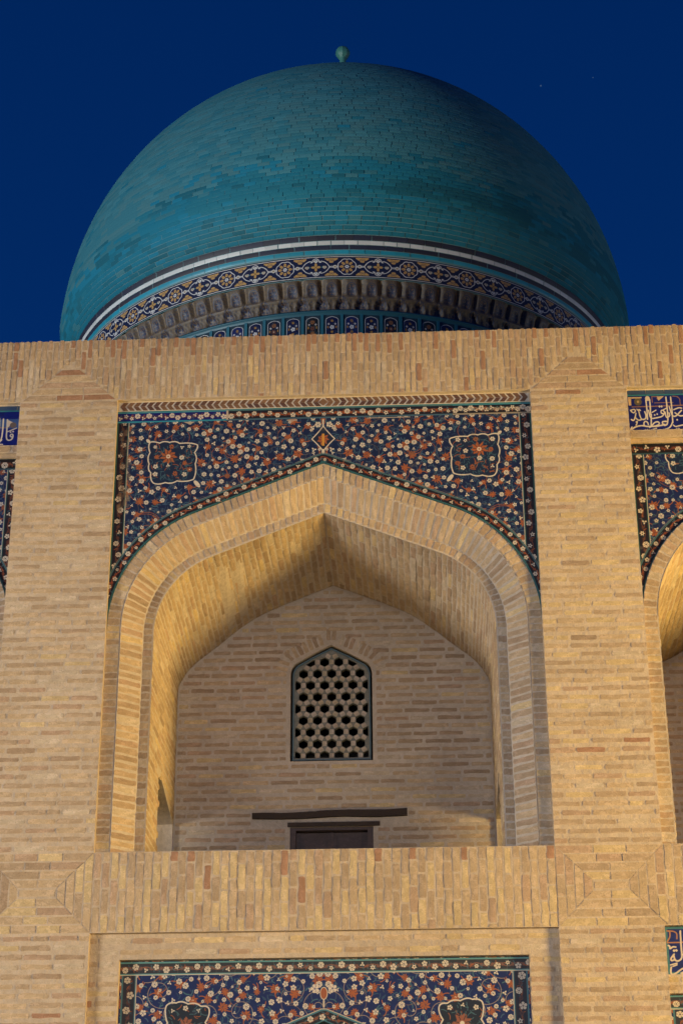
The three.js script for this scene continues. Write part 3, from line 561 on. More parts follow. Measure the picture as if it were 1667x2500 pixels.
function lowerCanvas(S, seed) { // lower spandrel: x -1.74..1.74, y 3..4.6; the curled stems show more here
  const W = 3.48, Hh = 1.6, c = canvasOf(W * S, Hh * S), ctx = c.getContext('2d'), r = rngOf(seed), cx = 1.74, L = (x, y) => [x + cx, 4.6 - y];
  const inCart = (x, y) => Math.abs(Math.abs(x - cx) - 1.16) < 0.22 && 4.6 - y < 4.25 && 4.6 - y > 3.75;
  field(ctx, S, r, W, Hh, '#122252', { bg2: '#172c66', bg3: '#0f1b40', leaves: 420, vines: 8, vine: '#6d5650', vineW: 0.0055, scroll: '#8a766c', ok: (x, y) => !inCart(x, y) });
  for (const m of [-1, 1]) { const P = [[-1.335, 4.22], [-1.25, 4.245], [-1.15, 4.235], [-1.04, 4.215], [-0.97, 4.19], [-1.0, 4.08], [-0.96, 3.95], [-1.02, 3.8], [-1.3, 3.8], [-1.36, 3.95], [-1.32, 4.08]].map((p) => L(p[0] * -m, p[1]));
    ctx.fillStyle = '#1c2430'; ctx.beginPath(); P.forEach((p) => ctx.lineTo(p[0] * S, p[1] * S)); ctx.fill();
    for (let i = 0; i < 90; i++) leafStroke(ctx, (cx + m * (1.0 + r() * 0.32)) * S, (4.6 - 3.82 - r() * 0.38) * S, (0.02 + r() * 0.04) * S, r() * 6.28, 0.006 * S, r() < 0.7 ? '#3f5f68' : INK.rust);
    const q = L(1.16 * m, 4.05); rustFlower(ctx, q[0] * S, q[1] * S, 0.085 * S, r, '#1c2430', '#84503c'); ctx.fillStyle = INK.cream; ctx.beginPath(); ctx.arc(q[0] * S, q[1] * S, 0.02 * S, 0, 7); ctx.fill();
    for (const [x, y] of [[1.28, 4.18], [1.06, 4.18], [1.05, 4.03], [1.28, 3.98], [1.17, 4.2]]) { const e = L(x * m, y); creamFlower(ctx, e[0] * S, e[1] * S, 0.022 * S, r, '#1c2430'); }
    scallop(ctx, P, 0.03, 0.012, INK.cream, S); }
  for (const m of [-1, 1]) { const pts = []; for (let i = 0; i <= 30; i++) pts.push([cx + m * 1.66, 4.6 - (3.0 + 1.58 * i / 30), m, 0]); wavyBorder(ctx, S, r, pts, 0.115, { bg: '#2a2d38', step: 0.125, edge: '#3f6a78', whiteLine: -1, wave: '#5a3d3a' }); }
  { const pts = []; for (let i = 0; i <= 60; i++) pts.push([3.48 * i / 60, 0.065, 0, -1]); wavyBorder(ctx, S, r, pts, 0.1, { bg: '#2c3036', step: 0.088, edge: '#56868a', edge2: '#56868a', wave: '#735044', whiteLine: -1 }); }
  { const pts = []; for (const side of [-1, 1]) { const ss = []; for (let i = 0; i <= 50; i++) ss.push(LJ + (LA + LS) * i / 50); if (side > 0) ss.reverse(); for (const s of ss) { const p = archPoint(s, 0.182, side); pts.push([cx + p.x * 0.86, 4.6 - (4.13 + (p.y - 9.331) * 0.86), p.nx, -p.ny]); } } wavyBorder(ctx, S, r, pts, 0.09, { bg: '#1d2026', step: 0.1, edge: '#3b6a78', wave: '#7c4a35' }); ctx.strokeStyle = '#a89d8d'; ctx.lineWidth = 0.008 * S; ctx.beginPath(); pts.forEach((p, i) => { const x = (p[0] + p[2] * 0.055) * S, y = (p[1] + p[3] * 0.055) * S; if (i) ctx.lineTo(x, y); else ctx.moveTo(x, y); }); ctx.stroke(); }
  { ctx.strokeStyle = '#b8aa98'; ctx.lineWidth = 0.014 * S; ctx.beginPath(); ctx.moveTo(cx * S, 0.4 * S); ctx.lineTo(cx * S, 0.3 * S); ctx.stroke(); ctx.fillStyle = '#8d5236'; ctx.beginPath(); ctx.ellipse(cx * S, 0.29 * S, 0.03 * S, 0.05 * S, 0, 0, 7); ctx.fill(); ctx.strokeStyle = INK.cream; ctx.lineWidth = 0.006 * S; ctx.stroke(); for (const m of [-1, 1]) creamFlower(ctx, (cx + m * 0.075) * S, 0.25 * S, 0.036 * S, () => 0.3, '#1a2764'); }
  ctx.globalAlpha = 0.5; ctx.strokeStyle = '#a59c90'; ctx.lineWidth = 1; for (let x = 0.16; x < W; x += 0.165) { ctx.beginPath(); ctx.moveTo((x + (r() - 0.5) * 0.01) * S, 0); ctx.lineTo((x + (r() - 0.5) * 0.01) * S, 0.12 * S); ctx.stroke(); } ctx.globalAlpha = 1;
  for (let i = 0; i < 160; i++) { ctx.globalAlpha = 0.08 + r() * 0.16; ctx.fillStyle = ['#6b6050', '#8d8474', '#5a6478'][Math.floor(r() * 3)]; ctx.fillRect(r() * W * S, r() * Hh * S, (0.01 + r() * 0.06) * S, (0.008 + r() * 0.03) * S); } ctx.globalAlpha = 1;
  return c;
}
const tileLow = tileMaterial(canvasTex(lowerCanvas(500, 5)), 0.55);
const inscUR = tileMaterial(canvasTex(inscriptionUpperRight()), 0.5), inscUL = tileMaterial(canvasTex(inscriptionUpperLeft()), 0.35), inscLR = tileMaterial(canvasTex(inscriptionLowerRight()), 0.35);
M.blueTile = new THREE.MeshStandardMaterial({ color: lin(0.035, 0.065, 0.13), roughness: 0.35, bumpMap: glazeBump, bumpScale: 0.001 });
M.blueTile2 = new THREE.MeshStandardMaterial({ color: lin(0.045, 0.075, 0.12), roughness: 0.4, bumpMap: glazeBump, bumpScale: 0.001 });
M.whiteGlaze = new THREE.MeshStandardMaterial({ color: lin(0.66, 0.62, 0.55), roughness: 0.4, map: clayMap });
M.turqTile = new THREE.MeshStandardMaterial({ color: lin(0.03, 0.17, 0.21), roughness: 0.35, bumpMap: glazeBump, bumpScale: 0.001 });
const brownTile = [[0.15, 0.074, 0.038], [0.19, 0.098, 0.048], [0.11, 0.052, 0.034], [0.22, 0.118, 0.058]].map((c) => new THREE.MeshStandardMaterial({ color: lin(...c), roughness: 0.45, map: clayMap, bumpMap: glazeBump, bumpScale: 0.001 }));

// ------------------------------------------------------------------ one bay of the upper storey
const archTint = () => pick({ buff: 5, tan: 4.5, pale: 1.2, pink: 1.5, dusk: 1.8, yellow: 0.8 }, rnd);
const chamferTint = archTint, vaultTint = archTint, backTint = archTint;
const BACK = -2.0, BACK_SIDE = -3.3;
function pointed(cx, hw, y0, ys, ya) { // outline of a small four-centred opening
  const p = [[cx - hw, y0], [cx + hw, y0], [cx + hw, ys]], q = [];
  for (let i = 1; i <= 7; i++) { const a = i / 7 * 0.95; q.push([hw - 0.3 * hw * (1 - Math.cos(a)), 0.36 * hw * Math.sin(a)]); }
  const e = q[q.length - 1], rise = ya - ys;
  for (const [x, y] of q) p.push([cx + x, ys + y]);
  p.push([cx + e[0] * 0.5, ys + e[1] + (rise - e[1]) * 0.53]);
  p.push([cx, ya]); p.push([cx - e[0] * 0.5, ys + e[1] + (rise - e[1]) * 0.53]);
  for (const [x, y] of q.reverse()) p.push([cx - x, ys + y]);
  p.push([cx - hw, ys]); return p;
}
const SDOOR = { z0: -1.96, z1: -0.9, y: 6.28, apex: 6.50 };
function inSideDoor(p) { if (p.z > SDOOR.z1 + 0.03 || p.z < SDOOR.z0 - 0.03) return false; const t = (p.z - SDOOR.z0) / (SDOOR.z1 - SDOOR.z0); return p.y < SDOOR.y + (SDOOR.apex - SDOOR.y) * t + 0.03; }
function bay(xc, mid) {
  const BK = mid ? BACK : BACK_SIDE;
  const dV = mid ? -0.28 : 0.0, zV = mid ? -0.225 : -0.06;
  // arch rings
  const ring = part('arch', ribbon(xc, 0.135, -0.064, 0, -0.064), M.mortarDark, facade);
  ribbonBricks(ring, xc, 0.13, -0.062, 0.0, -0.062, 0.066, 1, { tint: archTint, joint: 0.009 });
  if (mid) {
    const ch = part('splay', ribbon(xc, 0, -0.06, -0.19, -0.225), M.mortarDark, facade);
    ribbonBricks(ch, xc, 0, -0.06, -0.19, -0.225, 0.071, 1, { tint: chamferTint });
    const inner = part('arch', ribbon(xc, -0.19, -0.225, -0.28, -0.225), M.mortarDark, facade);
    ribbonBricks(inner, xc, -0.19, -0.224, -0.28, -0.224, 0.07, 1, { tint: archTint, joint: 0.009 });
  }
  // vault and cheeks; a low door pierces each cheek
  const hw = HALF + dV;
  const vault = part('vault', (() => {
    const a = archLine(dV, LJ), bl = backLine(dV, LJ), geos = [], pos = [], uv = [], idx = [];
    let s = 0;
    for (let i = 0; i < a.length; i++) { if (i) s += Math.hypot(a[i][0] - a[i - 1][0], a[i][1] - a[i - 1][1]); pos.push(a[i][0] + xc, a[i][1], zV, bl[i][0] + xc, bl[i][1], BK); uv.push(s, 0, s, zV - BK); if (i) { const k = 2 * i; idx.push(k - 2, k - 1, k, k, k - 1, k + 1); } }
    const g = new THREE.BufferGeometry(); g.setAttribute('position', new THREE.Float32BufferAttribute(pos, 3)); g.setAttribute('uv', new THREE.Float32BufferAttribute(uv, 2)); g.setIndex(idx);
    const f = g.toNonIndexed(); f.computeVertexNormals(); geos.push(f);
    for (const sd of [-1, 1]) { // cheek wall as a slab in z,y with the door cut out of it
      const sh = new THREE.Shape([[zV - 0.012, JAMB0], [zV - 0.012, SPRING], [BK, SPRING], [BK, JAMB0], [SDOOR.z0, JAMB0], [SDOOR.z0, SDOOR.y], [SDOOR.z1 - 0.12, SDOOR.apex], [SDOOR.z1, SDOOR.apex - 0.05], [SDOOR.z1, JAMB0]].map((p) => new THREE.Vector2(p[0], p[1])));
      const e = new THREE.ExtrudeGeometry(sh, { depth: 0.3, bevelEnabled: false }); e.rotateY(-Math.PI / 2); // shape x -> z, depth -> -x
      e.translate(xc + (sd < 0 ? -hw : hw + 0.3), 0, 0); metreUV(e); geos.push(e.index ? e.toNonIndexed() : e);
    }
    return mergeGeometries(geos.map((q) => { for (const k of Object.keys(q.attributes)) if (!['position', 'normal', 'uv'].includes(k)) q.deleteAttribute(k); return q; }));
  })(), M.mortarDark, facade);
  ribbonBricks(vault, xc, dV, zV - 0.004, dV, BK, 0.0735, (zV - BK) / 0.269, { tint: vaultTint, relief: 0.006, sag: true, skip: (p) => inSideDoor(p) });
  // side passages
  for (const sd of [-1, 1]) {
    if (!mid && sd * xc < 0) continue; // the middle niche's passages run through to the niches beside it
    const a = xc + sd * (hw + 0.3), b = mid ? sd * (PITCH - HALF - 0.3) : xc + sd * (hw + 1.1), x0 = Math.min(a, b), x1 = Math.max(a, b);
    const geos = [box(x0, x1, 6.75, 7.0, -2.5, -0.9), box(x0, x1, JAMB0, 6.75, -2.7, -2.42), box(x0, x1, 4.75, JAMB0, -2.5, -0.9)];
    if (!mid) geos.push(box(sd < 0 ? x0 - 0.1 : x1, sd < 0 ? x0 : x1 + 0.1, JAMB0, 7, -2.6, -0.8));
    const pg = part('passage', mergeGeometries(geos), M.mortarDark, facade);
    courses(pg, x0, x1, JAMB0, 6.7, -2.42, { course: 0.081, len: 0.27, tint: backTint });
  }
  // back wall with window and door
  const edge = backLine(dV - 0.001, 0), line = edge.map((p) => [p[0] + xc, p[1]]);
  const win = mid ? pointed(-0.024, 0.415, 6.915, 7.83, 8.15) : null;
  const back = part('back_wall', shapeSlab(line, mid ? [win, [[-0.435, 4.95], [-0.435, 6.245], [0.385, 6.245], [0.385, 4.95]]] : [], BK - 0.3, BK), M.mortarDark, facade);
  courses(back, 0, 0, 4.95, 8.85, BK, {
    course: 0.0815, len: 0.275, relief: 0.006, brick: 0.043, tint: backTint,
    spans: (y) => {
      let w = 0; for (let i = 1; i < edge.length; i++) { const [xa, ya] = edge[i - 1], [xb, yb] = edge[i]; if ((ya - y - 0.03) * (yb - y - 0.03) <= 0 && ya !== yb) w = Math.max(w, Math.abs(xa + (xb - xa) * (y + 0.03 - ya) / (yb - ya))); }
      w -= 0.015; if (w < 0.03) return [];
      let L = [[xc - w, xc + w]];
      if (mid) {
        const cut = (a, b) => { L = L.flatMap(([p, q]) => (b <= p || a >= q) ? [[p, q]] : [[p, Math.min(q, a)], [Math.max(p, b), q]].filter((e) => e[1] - e[0] > 0.03)); };
        if (y > 6.88 && y < 7.86) cut(-0.024 - 0.455, -0.024 + 0.455);
        if (y >= 7.86 && y < 8.30) { const t = (y - 7.86) / 0.44; cut(-0.024 - 0.56 * (1 - t * t), -0.024 + 0.56 * (1 - t * t)); }
        if (y < 6.30) cut(-0.48, 0.43);
        if (y > 6.29 && y < 6.44) cut(-0.82, 0.735);
      }
      return L;
    },
  });
  if (mid) { // ring of bricks on edge over the window
    const P = pointed(0, 0.44, 7, 7.86, 8.18).slice(2, 12), len = [0]; for (let i = 1; i < P.length; i++) len.push(len[i - 1] + Math.hypot(P[i][0] - P[i - 1][0], P[i][1] - P[i - 1][1]));
    for (const dx of [-0.029, 0.029]) lay(back, V3(-0.024 + dx, 8.262, BK), V3(dx * 2, 1, 0).normalize(), V3(-1, dx * 2, 0).normalize(), Z, 0.125, 0.046, 0.003, 'tan');
    for (const sd of [-1, 1]) for (let i = 0; i < 9; i++) {
      const t = (i + 0.45) / 10.2 * len[len.length - 1]; let j = 1; while (len[j] < t) j++;
      const f = (t - len[j - 1]) / (len[j] - len[j - 1]), p = P[j - 1], q = P[j], tx = q[0] - p[0], ty = q[1] - p[1], l = Math.hypot(tx, ty), k = i / 9;
      const n = V3(sd * (ty / l), -tx / l + 0.5 * k * k, 0).normalize(), V2 = Z.clone().cross(n);
      lay(back, V3(-0.024 + sd * (p[0] + tx * f), p[1] + ty * f, BK).addScaledVector(n, 0.068), n, V2, Z, 0.125, 0.043, 0.003, archTint());
    }
  }
  part('balcony_floor', box(xc - hw, xc + hw, 4.8, 4.95, BK, -0.35), M.roof, facade);
  // tile spandrel, with frieze or inscription above it
  const top = mid ? 9.868 : 9.415, zt = mid ? -0.05 : -0.085;
  const outl = [[-1.999, 7.62], [-1.999, top], [1.999, top], [1.999, 7.62], ...archLine(0.131, LJ - 0.02).reverse()];
  const g = uvRect(shapeSlab(outl, null, -0.2, zt), -2, 2, 7.6, 10); g.translate(xc, 0, 0);
  part('spandrel_panel', g, mid ? tileMid : tileSide, facade, 'blue floral mosaic over the pointed arch');
  if (mid) {
    const fr = part('chevron_frieze', box(-2, 2, top, BAND, -0.2, -0.052), M.plaster, facade);
    part('glazed_strip', box(-1.998, 1.998, top + 0.002, top + 0.012, -0.1, -0.0475), M.turqTile, fr);
    part('white_strip', box(-1.99, 1.99, 9.888, 9.979, -0.1, -0.0505), M.whiteGlaze, fr);
    const y0 = 9.89, y1 = 9.977, ym = (y0 + y1) / 2, pitch = 0.0648, n = 30, gap = 0.019;
    for (const sd of [-1, 1]) for (let i = 0; i < n; i++) for (const v of [0, 1]) {
      const x0 = 0.02 + i * pitch, sk = 0.032, ya = v ? ym + 0.0015 : y0, yb = v ? y1 : ym - 0.0015, xa = x0 + (v ? sk : 0), xb = x0 + (v ? 0 : sk), w = pitch - gap;
      if (x0 + w + sk > 1.995) continue;
      const q = [[xa, ya], [xa + w, ya], [xb + w, yb], [xb, yb]].map((p) => [p[0] * sd, p[1]]);
      part('chevron_tile', shapeSlab(q, null, -0.06, -0.0475 + rnd() * 0.001), brownTile[Math.floor(rnd() * 4)], fr);
    }
    part('chevron_tile', shapeSlab([[0, y0 + 0.004], [0.046, ym], [0, y1 - 0.004], [-0.046, ym]], null, -0.06, -0.047), brownTile[3], fr);
  } else {
    const x0 = xc - 2.0, x1 = xc + 2.0, right = xc > 0;
    const pa = part('brick_course', box(x0, x1, 9.455, 9.535, -0.3, -0.028), M.mortar, facade);
    for (let x = x0; x < x1 - 0.05; x += 0.245) lay(pa, V3(x + 0.121, 9.495, -0.028), X, Y, Z, 0.232, 0.07, 0.003, pick({ pink: 4, tan: 3, buff: 2 }, rnd));
    part('brick_course', box(x0, x1, 9.415, 9.455, -0.3, -0.062), M.brickFace, facade);
    const ip = part('inscription_panel', uvRect(box(x0 + 0.004, x1 - 0.004, 9.535, 9.912, -0.25, -0.05), x0, x1, 9.535, 9.912), right ? inscUR : inscUL, facade, 'cobalt tile panel with white script');
    part('glazed_strip', box(x0 + 0.003, x1 - 0.003, 9.913, 9.925, -0.1, -0.046), M.turqTile, ip);
    part('plaster_strip', box(x0, x1, 9.913, BAND, -0.25, -0.056), M.plaster, ip);
    for (let i = 0, x = x0 + 0.004; x < x1 - 0.03; i++) { const w = Math.min(0.172, x1 - x - 0.006); part('tile', box(x, x + w, 9.927, 9.972, -0.06, -0.048 + rnd() * 0.001), i % 3 === 1 ? M.blueTile2 : M.blueTile, ip); x += w + 0.007; }
  }
  // balcony band
  const bp = part('balcony_parapet', box(xc - 2 + (xc > 0 ? -0.005 : 0) + (xc < 0 ? 0 : 0), xc + 2 + (xc < 0 ? -0.025 : 0), BALB, BALT, -0.35, -0.0015), M.mortar, facade);
  soldiers(bp, xc - 1.998, xc + 1.998 - (xc < 0 ? 0.025 : 0), -0.0015, { pitch: 0.0742, len: 0.235, span: () => [BALB, BALT], tint: (x, y) => y > BALT - 0.09 ? pick({ tan: 4, pink: 3, red: 1.6, buff: 2 }, rnd) : y < BALB + 0.2 ? pick({ yellow: 5, buff: 4, tan: 1, pink: 1 }, rnd) : pick({ buff: 5, yellow: 3, tan: 3, pink: 2, red: 0.2 }, rnd) });
  lowerBay(xc, mid);
}
// ------------------------------------------------------------------ lower storey: framed recess, tile panel, arch
function lowerBay(xc, mid) {
  const low = (s, d, side) => { const p = archPoint(s, d, side); return [p.x * 0.86, 4.13 + (p.y - 9.331) * 0.86]; };
  const hole = []; { const ss = []; for (let i = 0; i <= 30; i++) ss.push(LJ + (LA + LS) * i / 30); hole.push([-1.72, 0.02]); for (const s of ss) hole.push(low(s, 0.13, -1)); for (const s of ss.slice(0, -1).reverse()) hole.push(low(s, 0.13, 1)); hole.push([1.72, 0.02]); }
  const PW = 1.742, a = xc > 0 ? -2.036 : -2, b = xc < 0 ? 1.975 : 2;
  const fz = mid ? -0.05 : -0.03, ftop = mid ? 4.6 : 4.26;
  // frame of plain courses round the panel
  const fr = part('panel_frame', mid ? shapeSlab([[xc + a, 0], [xc - PW, 0], [xc - PW, ftop], [xc + PW, ftop], [xc + PW, 0], [xc + b, 0], [xc + b, BALB], [xc + a, BALB]], null, -0.3, fz) : box(xc + a, xc + b, ftop, 4.415, -0.3, fz), M.mortar, facade);
  const ft = (x, y) => pick({ buff: 5, yellow: 2, pale: 2, tan: 3, pink: 1.2, red: 0.12 }, rnd);
  courses(fr, xc + a, xc + b, ftop + 0.012, mid ? BALB - 0.01 : 4.405, fz, { course: 0.083, len: 0.27, tint: ft });
  if (mid) courses(fr, xc + a, xc - 1.746, 2, ftop, fz, { course: 0.081, len: 0.27, tint: ft });
  if (mid) courses(fr, xc + 1.746, xc + b, 2, ftop, fz, { course: 0.081, len: 0.27, tint: ft });
  if (!mid) part('inscription_panel', uvRect(box(xc + a + 0.003, xc + b - 0.003, 4.418, 4.817, -0.25, -0.05), xc + a, xc + a + 4, 4.418, 4.817), inscLR, facade, 'cobalt tile panel with white script');
  const pz = mid ? -0.115 : -0.09;
  const oa = mid ? -1.74 : a + 0.003, ob = mid ? 1.74 : b - 0.003, outl = [[oa, 0.02], [oa, ftop - 0.002], [ob, ftop - 0.002], [ob, 0.02], ...hole.slice().reverse()];
  const g = uvRect(shapeSlab(outl, null, -0.3, pz), oa, ob, mid ? 3.0 : 2.66, mid ? 4.6 : 4.26); g.translate(xc, 0, 0);
  part('spandrel_panel', g, tileLow, facade, 'cobalt floral mosaic in a sunken brick frame');
  const soff = shapeSlab(hole.map((p) => [p[0] + xc, p[1]]), null, -1.6, -1.5);
  part('back_wall', soff, M.brickFace, facade);
  part('vault', box(xc - 1.74, xc + 1.74, 4.3, 4.75, -1.6, -0.31), M.brickFace, facade);
}
for (const x of BAYS) bay(x, x === 0);

// ------------------------------------------------------------------ window lattice, door and beam of the niche
{
  const cx = -0.024, z = BACK - 0.05;
  const win = part('lattice_window', (() => { // plate with six-sided holes
    const outer = pointed(cx, 0.387, 6.942, 7.825, 8.12), holes = [], P = 0.1442, Rw = 0.1245, rad = 0.0515;
    const edge = outer, inside = (x, y) => { let c = false; for (let i = 0, j = edge.length - 1; i < edge.length; j = i++) { const [xi, yi] = edge[i], [xj, yj] = edge[j]; if ((yi > y) !== (yj > y) && x < (xj - xi) * (y - yi) / (yj - yi) + xi) c = !c; } return c; };
    const cells = [];
    for (let j = -6; j <= 5; j++) for (let i = -4; i <= 4; i++) { const x = cx + 0.001 + i * P + (Math.abs(j) % 2 ? P / 2 : 0), y = 7.607 + j * Rw; cells.push([x, y]); }
    for (const [x, y] of cells) {
      let h = []; for (let k = 0; k < 6; k++) { const a = Math.PI / 6 + k * Math.PI / 3; h.push([x + rad * Math.cos(a), y + rad * Math.sin(a)]); }
      // keep the hole inside the frame: pull its corners to the frame's inner edge
      const keep = (p) => inside(p[0], p[1]) && inside(p[0] * 1.0 + (p[0] > cx ? 0.018 : -0.018), p[1]) && inside(p[0], p[1] - 0.018) && inside(p[0], p[1] + 0.02);
      if (y < 7.86) { // cut by the frame at the sides and the foot
        for (const [ax, v, sg] of [[0, cx - 0.369, 1], [0, cx + 0.369, -1], [1, 6.962, 1]]) { const q = []; for (let k = 0; k < h.length; k++) { const A = h[k], B = h[(k + 1) % h.length], a = (A[ax] - v) * sg, b = (B[ax] - v) * sg; if (a >= 0) q.push(A); if (a * b < 0) { const t = a / (a - b); q.push([A[0] + (B[0] - A[0]) * t, A[1] + (B[1] - A[1]) * t]); } } h = q; }
        let area = 0; for (let k = 0; k < h.length; k++) { const A = h[k], B = h[(k + 1) % h.length]; area += (A[0] * B[1] - B[0] * A[1]) / 2; }
        if (area > 0.0008) holes.push(h);
        continue;
      }
      const ok = h.filter(keep);
      if (ok.length === 6) holes.push(h);
      else if (ok.length >= 3) holes.push(h.map((p) => { let q = p, t = 0; while (!keep(q) && t < 1) { t += 0.04; q = [p[0] + (x * 0.35 + cx * 0.65 - p[0]) * t * 0.5, p[1] + (y * 0.9 + 7.5 * 0.1 - p[1]) * t]; } return q; }));
    }
    win_cells = cells.filter(([x, y]) => inside(x, y)); win_in = inside;
    return shapeSlab(outer, holes, z - 0.07, z);
  })(), new THREE.MeshStandardMaterial({ color: lin(0.22, 0.215, 0.175), roughness: 0.7, map: clayMap }), facade, 'pointed window with honeycomb lattice');
  const barMats = [[0.53, 0.42, 0.30], [0.47, 0.37, 0.265], [0.49, 0.39, 0.25], [0.55, 0.45, 0.34]].map((c) => new THREE.MeshStandardMaterial({ color: lin(...c), map: clayMap, roughness: 0.8 }));
  const bg = prism([[-0.022, -0.0245], [0.022, -0.0245], [0.022, 0.0245], [-0.022, 0.0245]], 0.002, 0.002, 0, 0, 1, 1);
  const done = new Set();
  for (const [x, y] of win_cells) for (let k = 0; k < 6; k++) { // a clay bar between each two holes
    const a = k * Math.PI / 3, bx = x + Math.cos(a) * 0.0721, by = y + Math.sin(a) * 0.0721 * (k % 3 ? 0.998 : 1), key = Math.round(bx * 300) + '_' + Math.round(by * 300);
    if (done.has(key)) continue; done.add(key);
    const m = 0.03; if (!(win_in(bx + m, by) && win_in(bx - m, by) && win_in(bx, by + m) && win_in(bx, by - m))) continue;
    const o = part('lattice_bar', bg, barMats[Math.floor(rnd() * 4)], win); o.position.set(bx, by, z + 0.009); o.rotation.z = a; o.scale.set(1, 1, 0.012);
  }
  const fo = pointed(cx, 0.395, 6.934, 7.828, 8.128), fi = pointed(cx, 0.383, 6.947, 7.821, 8.112);
  part('window_frame', shapeSlab(fo, [fi.slice().reverse()], z - 0.02, z + 0.012), new THREE.MeshStandardMaterial({ color: lin(0.05, 0.10, 0.115), roughness: 0.45, bumpMap: glazeBump, bumpScale: 0.001 }), win);
}
var win_cells, win_in;
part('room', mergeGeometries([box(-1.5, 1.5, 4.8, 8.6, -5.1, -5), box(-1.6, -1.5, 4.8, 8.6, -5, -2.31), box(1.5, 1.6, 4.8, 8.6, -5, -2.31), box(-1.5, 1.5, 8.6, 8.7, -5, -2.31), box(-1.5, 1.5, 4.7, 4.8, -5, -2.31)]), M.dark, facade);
{
  const beam = new THREE.BoxGeometry(1.53, 0.062, 0.1, 16, 2, 1), p = beam.attributes.position;
  for (let i = 0; i < p.count; i++) { const x = p.getX(i), y = p.getY(i); p.setY(i, y * (0.9 + 0.2 * (x / 1.5 + 0.5)) + 0.012 * (x / 0.77) + 0.006 * Math.sin(x * 7 + 1) + (rnd() - 0.5) * 0.004); }
  beam.computeVertexNormals(); beam.translate(-0.043, 6.364, BACK - 0.01);
  part('timber_beam', beam, M.wood, facade, 'rough dark timber beam over the door');
  const door = part('door', mergeGeometries([box(-0.435, -0.378, 4.95, 6.245, BACK - 0.24, BACK - 0.02), box(0.328, 0.385, 4.95, 6.245, BACK - 0.24, BACK - 0.02), box(-0.378, 0.328, 6.215, 6.245, BACK - 0.24, BACK - 0.02)]), M.doorWood, facade, 'dark two leaf wooden door');
  part('lintel', box(-0.458, 0.452, 6.246, 6.287, BACK - 0.2, BACK + 0.018), M.wood, door);
  for (const [a, b] of [[-0.376, -0.031], [-0.02, 0.326]]) {
    const leaf = part('door_leaf', box(a, b, 4.95, 6.21, BACK - 0.16, BACK - 0.11), M.doorWood, door);
    for (const [y0, y1] of [[5.62, 6.13], [5.02, 5.54]]) part('door_panel', box(a + 0.06, b - 0.06, y0, y1, BACK - 0.112, BACK - 0.1), M.doorWood, leaf);
    part('door_stile', mergeGeometries([box(a, a + 0.035, 4.96, 6.205, BACK - 0.111, BACK - 0.093), box(b - 0.035, b, 4.96, 6.205, BACK - 0.111, BACK - 0.093)]), M.doorWood, leaf);
  }
  part('cover_strip', box(-0.036, -0.012, 4.96, 6.205, BACK - 0.1095, BACK - 0.075), M.doorWood, door);
}
finishWalls();

// ------------------------------------------------------------------ the dome
const dome = new THREE.Group(); dome.name = 'tiled_dome'; dome.userData = { label: 'turquoise glazed brick dome with floral band rising behind the parapet', category: 'dome' };
const DX = -0.1485, DZ = -8.8; dome.position.set(DX, 9.9, DZ); scene.add(dome);
const B0 = 9.9; // roof level: heights below are taken from the ground
function lathe(pts, seg = 160, uScale = 1) { const g = new THREE.LatheGeometry(pts.map((p) => new THREE.Vector2(p[0], p[1] - B0)), seg); return g; }
const ringUV = (g, nu) => { const uv = g.attributes.uv; for (let i = 0; i < uv.count; i++) uv.setX(i, uv.getX(i) * nu); return g; };
// profile of the shell: undercut foot, belly, rounded crown
const prof = [];
{ const R = 4.328, hb = 15.049, Ht = 19.917, pp = 2.155, qq = 1.805;
  const low = [[4.094, 14.9], [4.15, 14.97], [4.215, 15.06], [4.262, 15.16], [4.29, 15.26], [4.305, 15.38]];
  for (const p of low) prof.push(p);
  for (let i = 1; i <= 260; i++) { const t = Math.pow(i / 260, 0.8), h = hb + t * (Ht - hb); if (h < 15.45) continue; prof.push([R * Math.pow(Math.max(0, 1 - Math.pow(t, pp)), 1 / qq), h]); } }
const acc = [0]; for (let i = 1; i < prof.length; i++) acc.push(acc[i - 1] + Math.hypot(prof[i][0] - prof[i - 1][0], prof[i][1] - prof[i - 1][1]));
function onProfile(s) { let i = 1; while (i < acc.length - 1 && acc[i] < s) i++; const f = Math.min(1, (s - acc[i - 1]) / (acc[i] - acc[i - 1] || 1)), a = prof[i - 1], b = prof[i]; return { r: a[0] + (b[0] - a[0]) * f, h: a[1] + (b[1] - a[1]) * f }; }
M.domeCore = new THREE.MeshStandardMaterial({ color: lin(0.10, 0.18, 0.20), roughness: 0.95 });
const shell = part('dome_shell', lathe(prof.filter((p, i) => i % 4 === 0 || i < 6).map((p) => [p[0] - 0.008, p[1]]), 120), M.domeCore, dome);
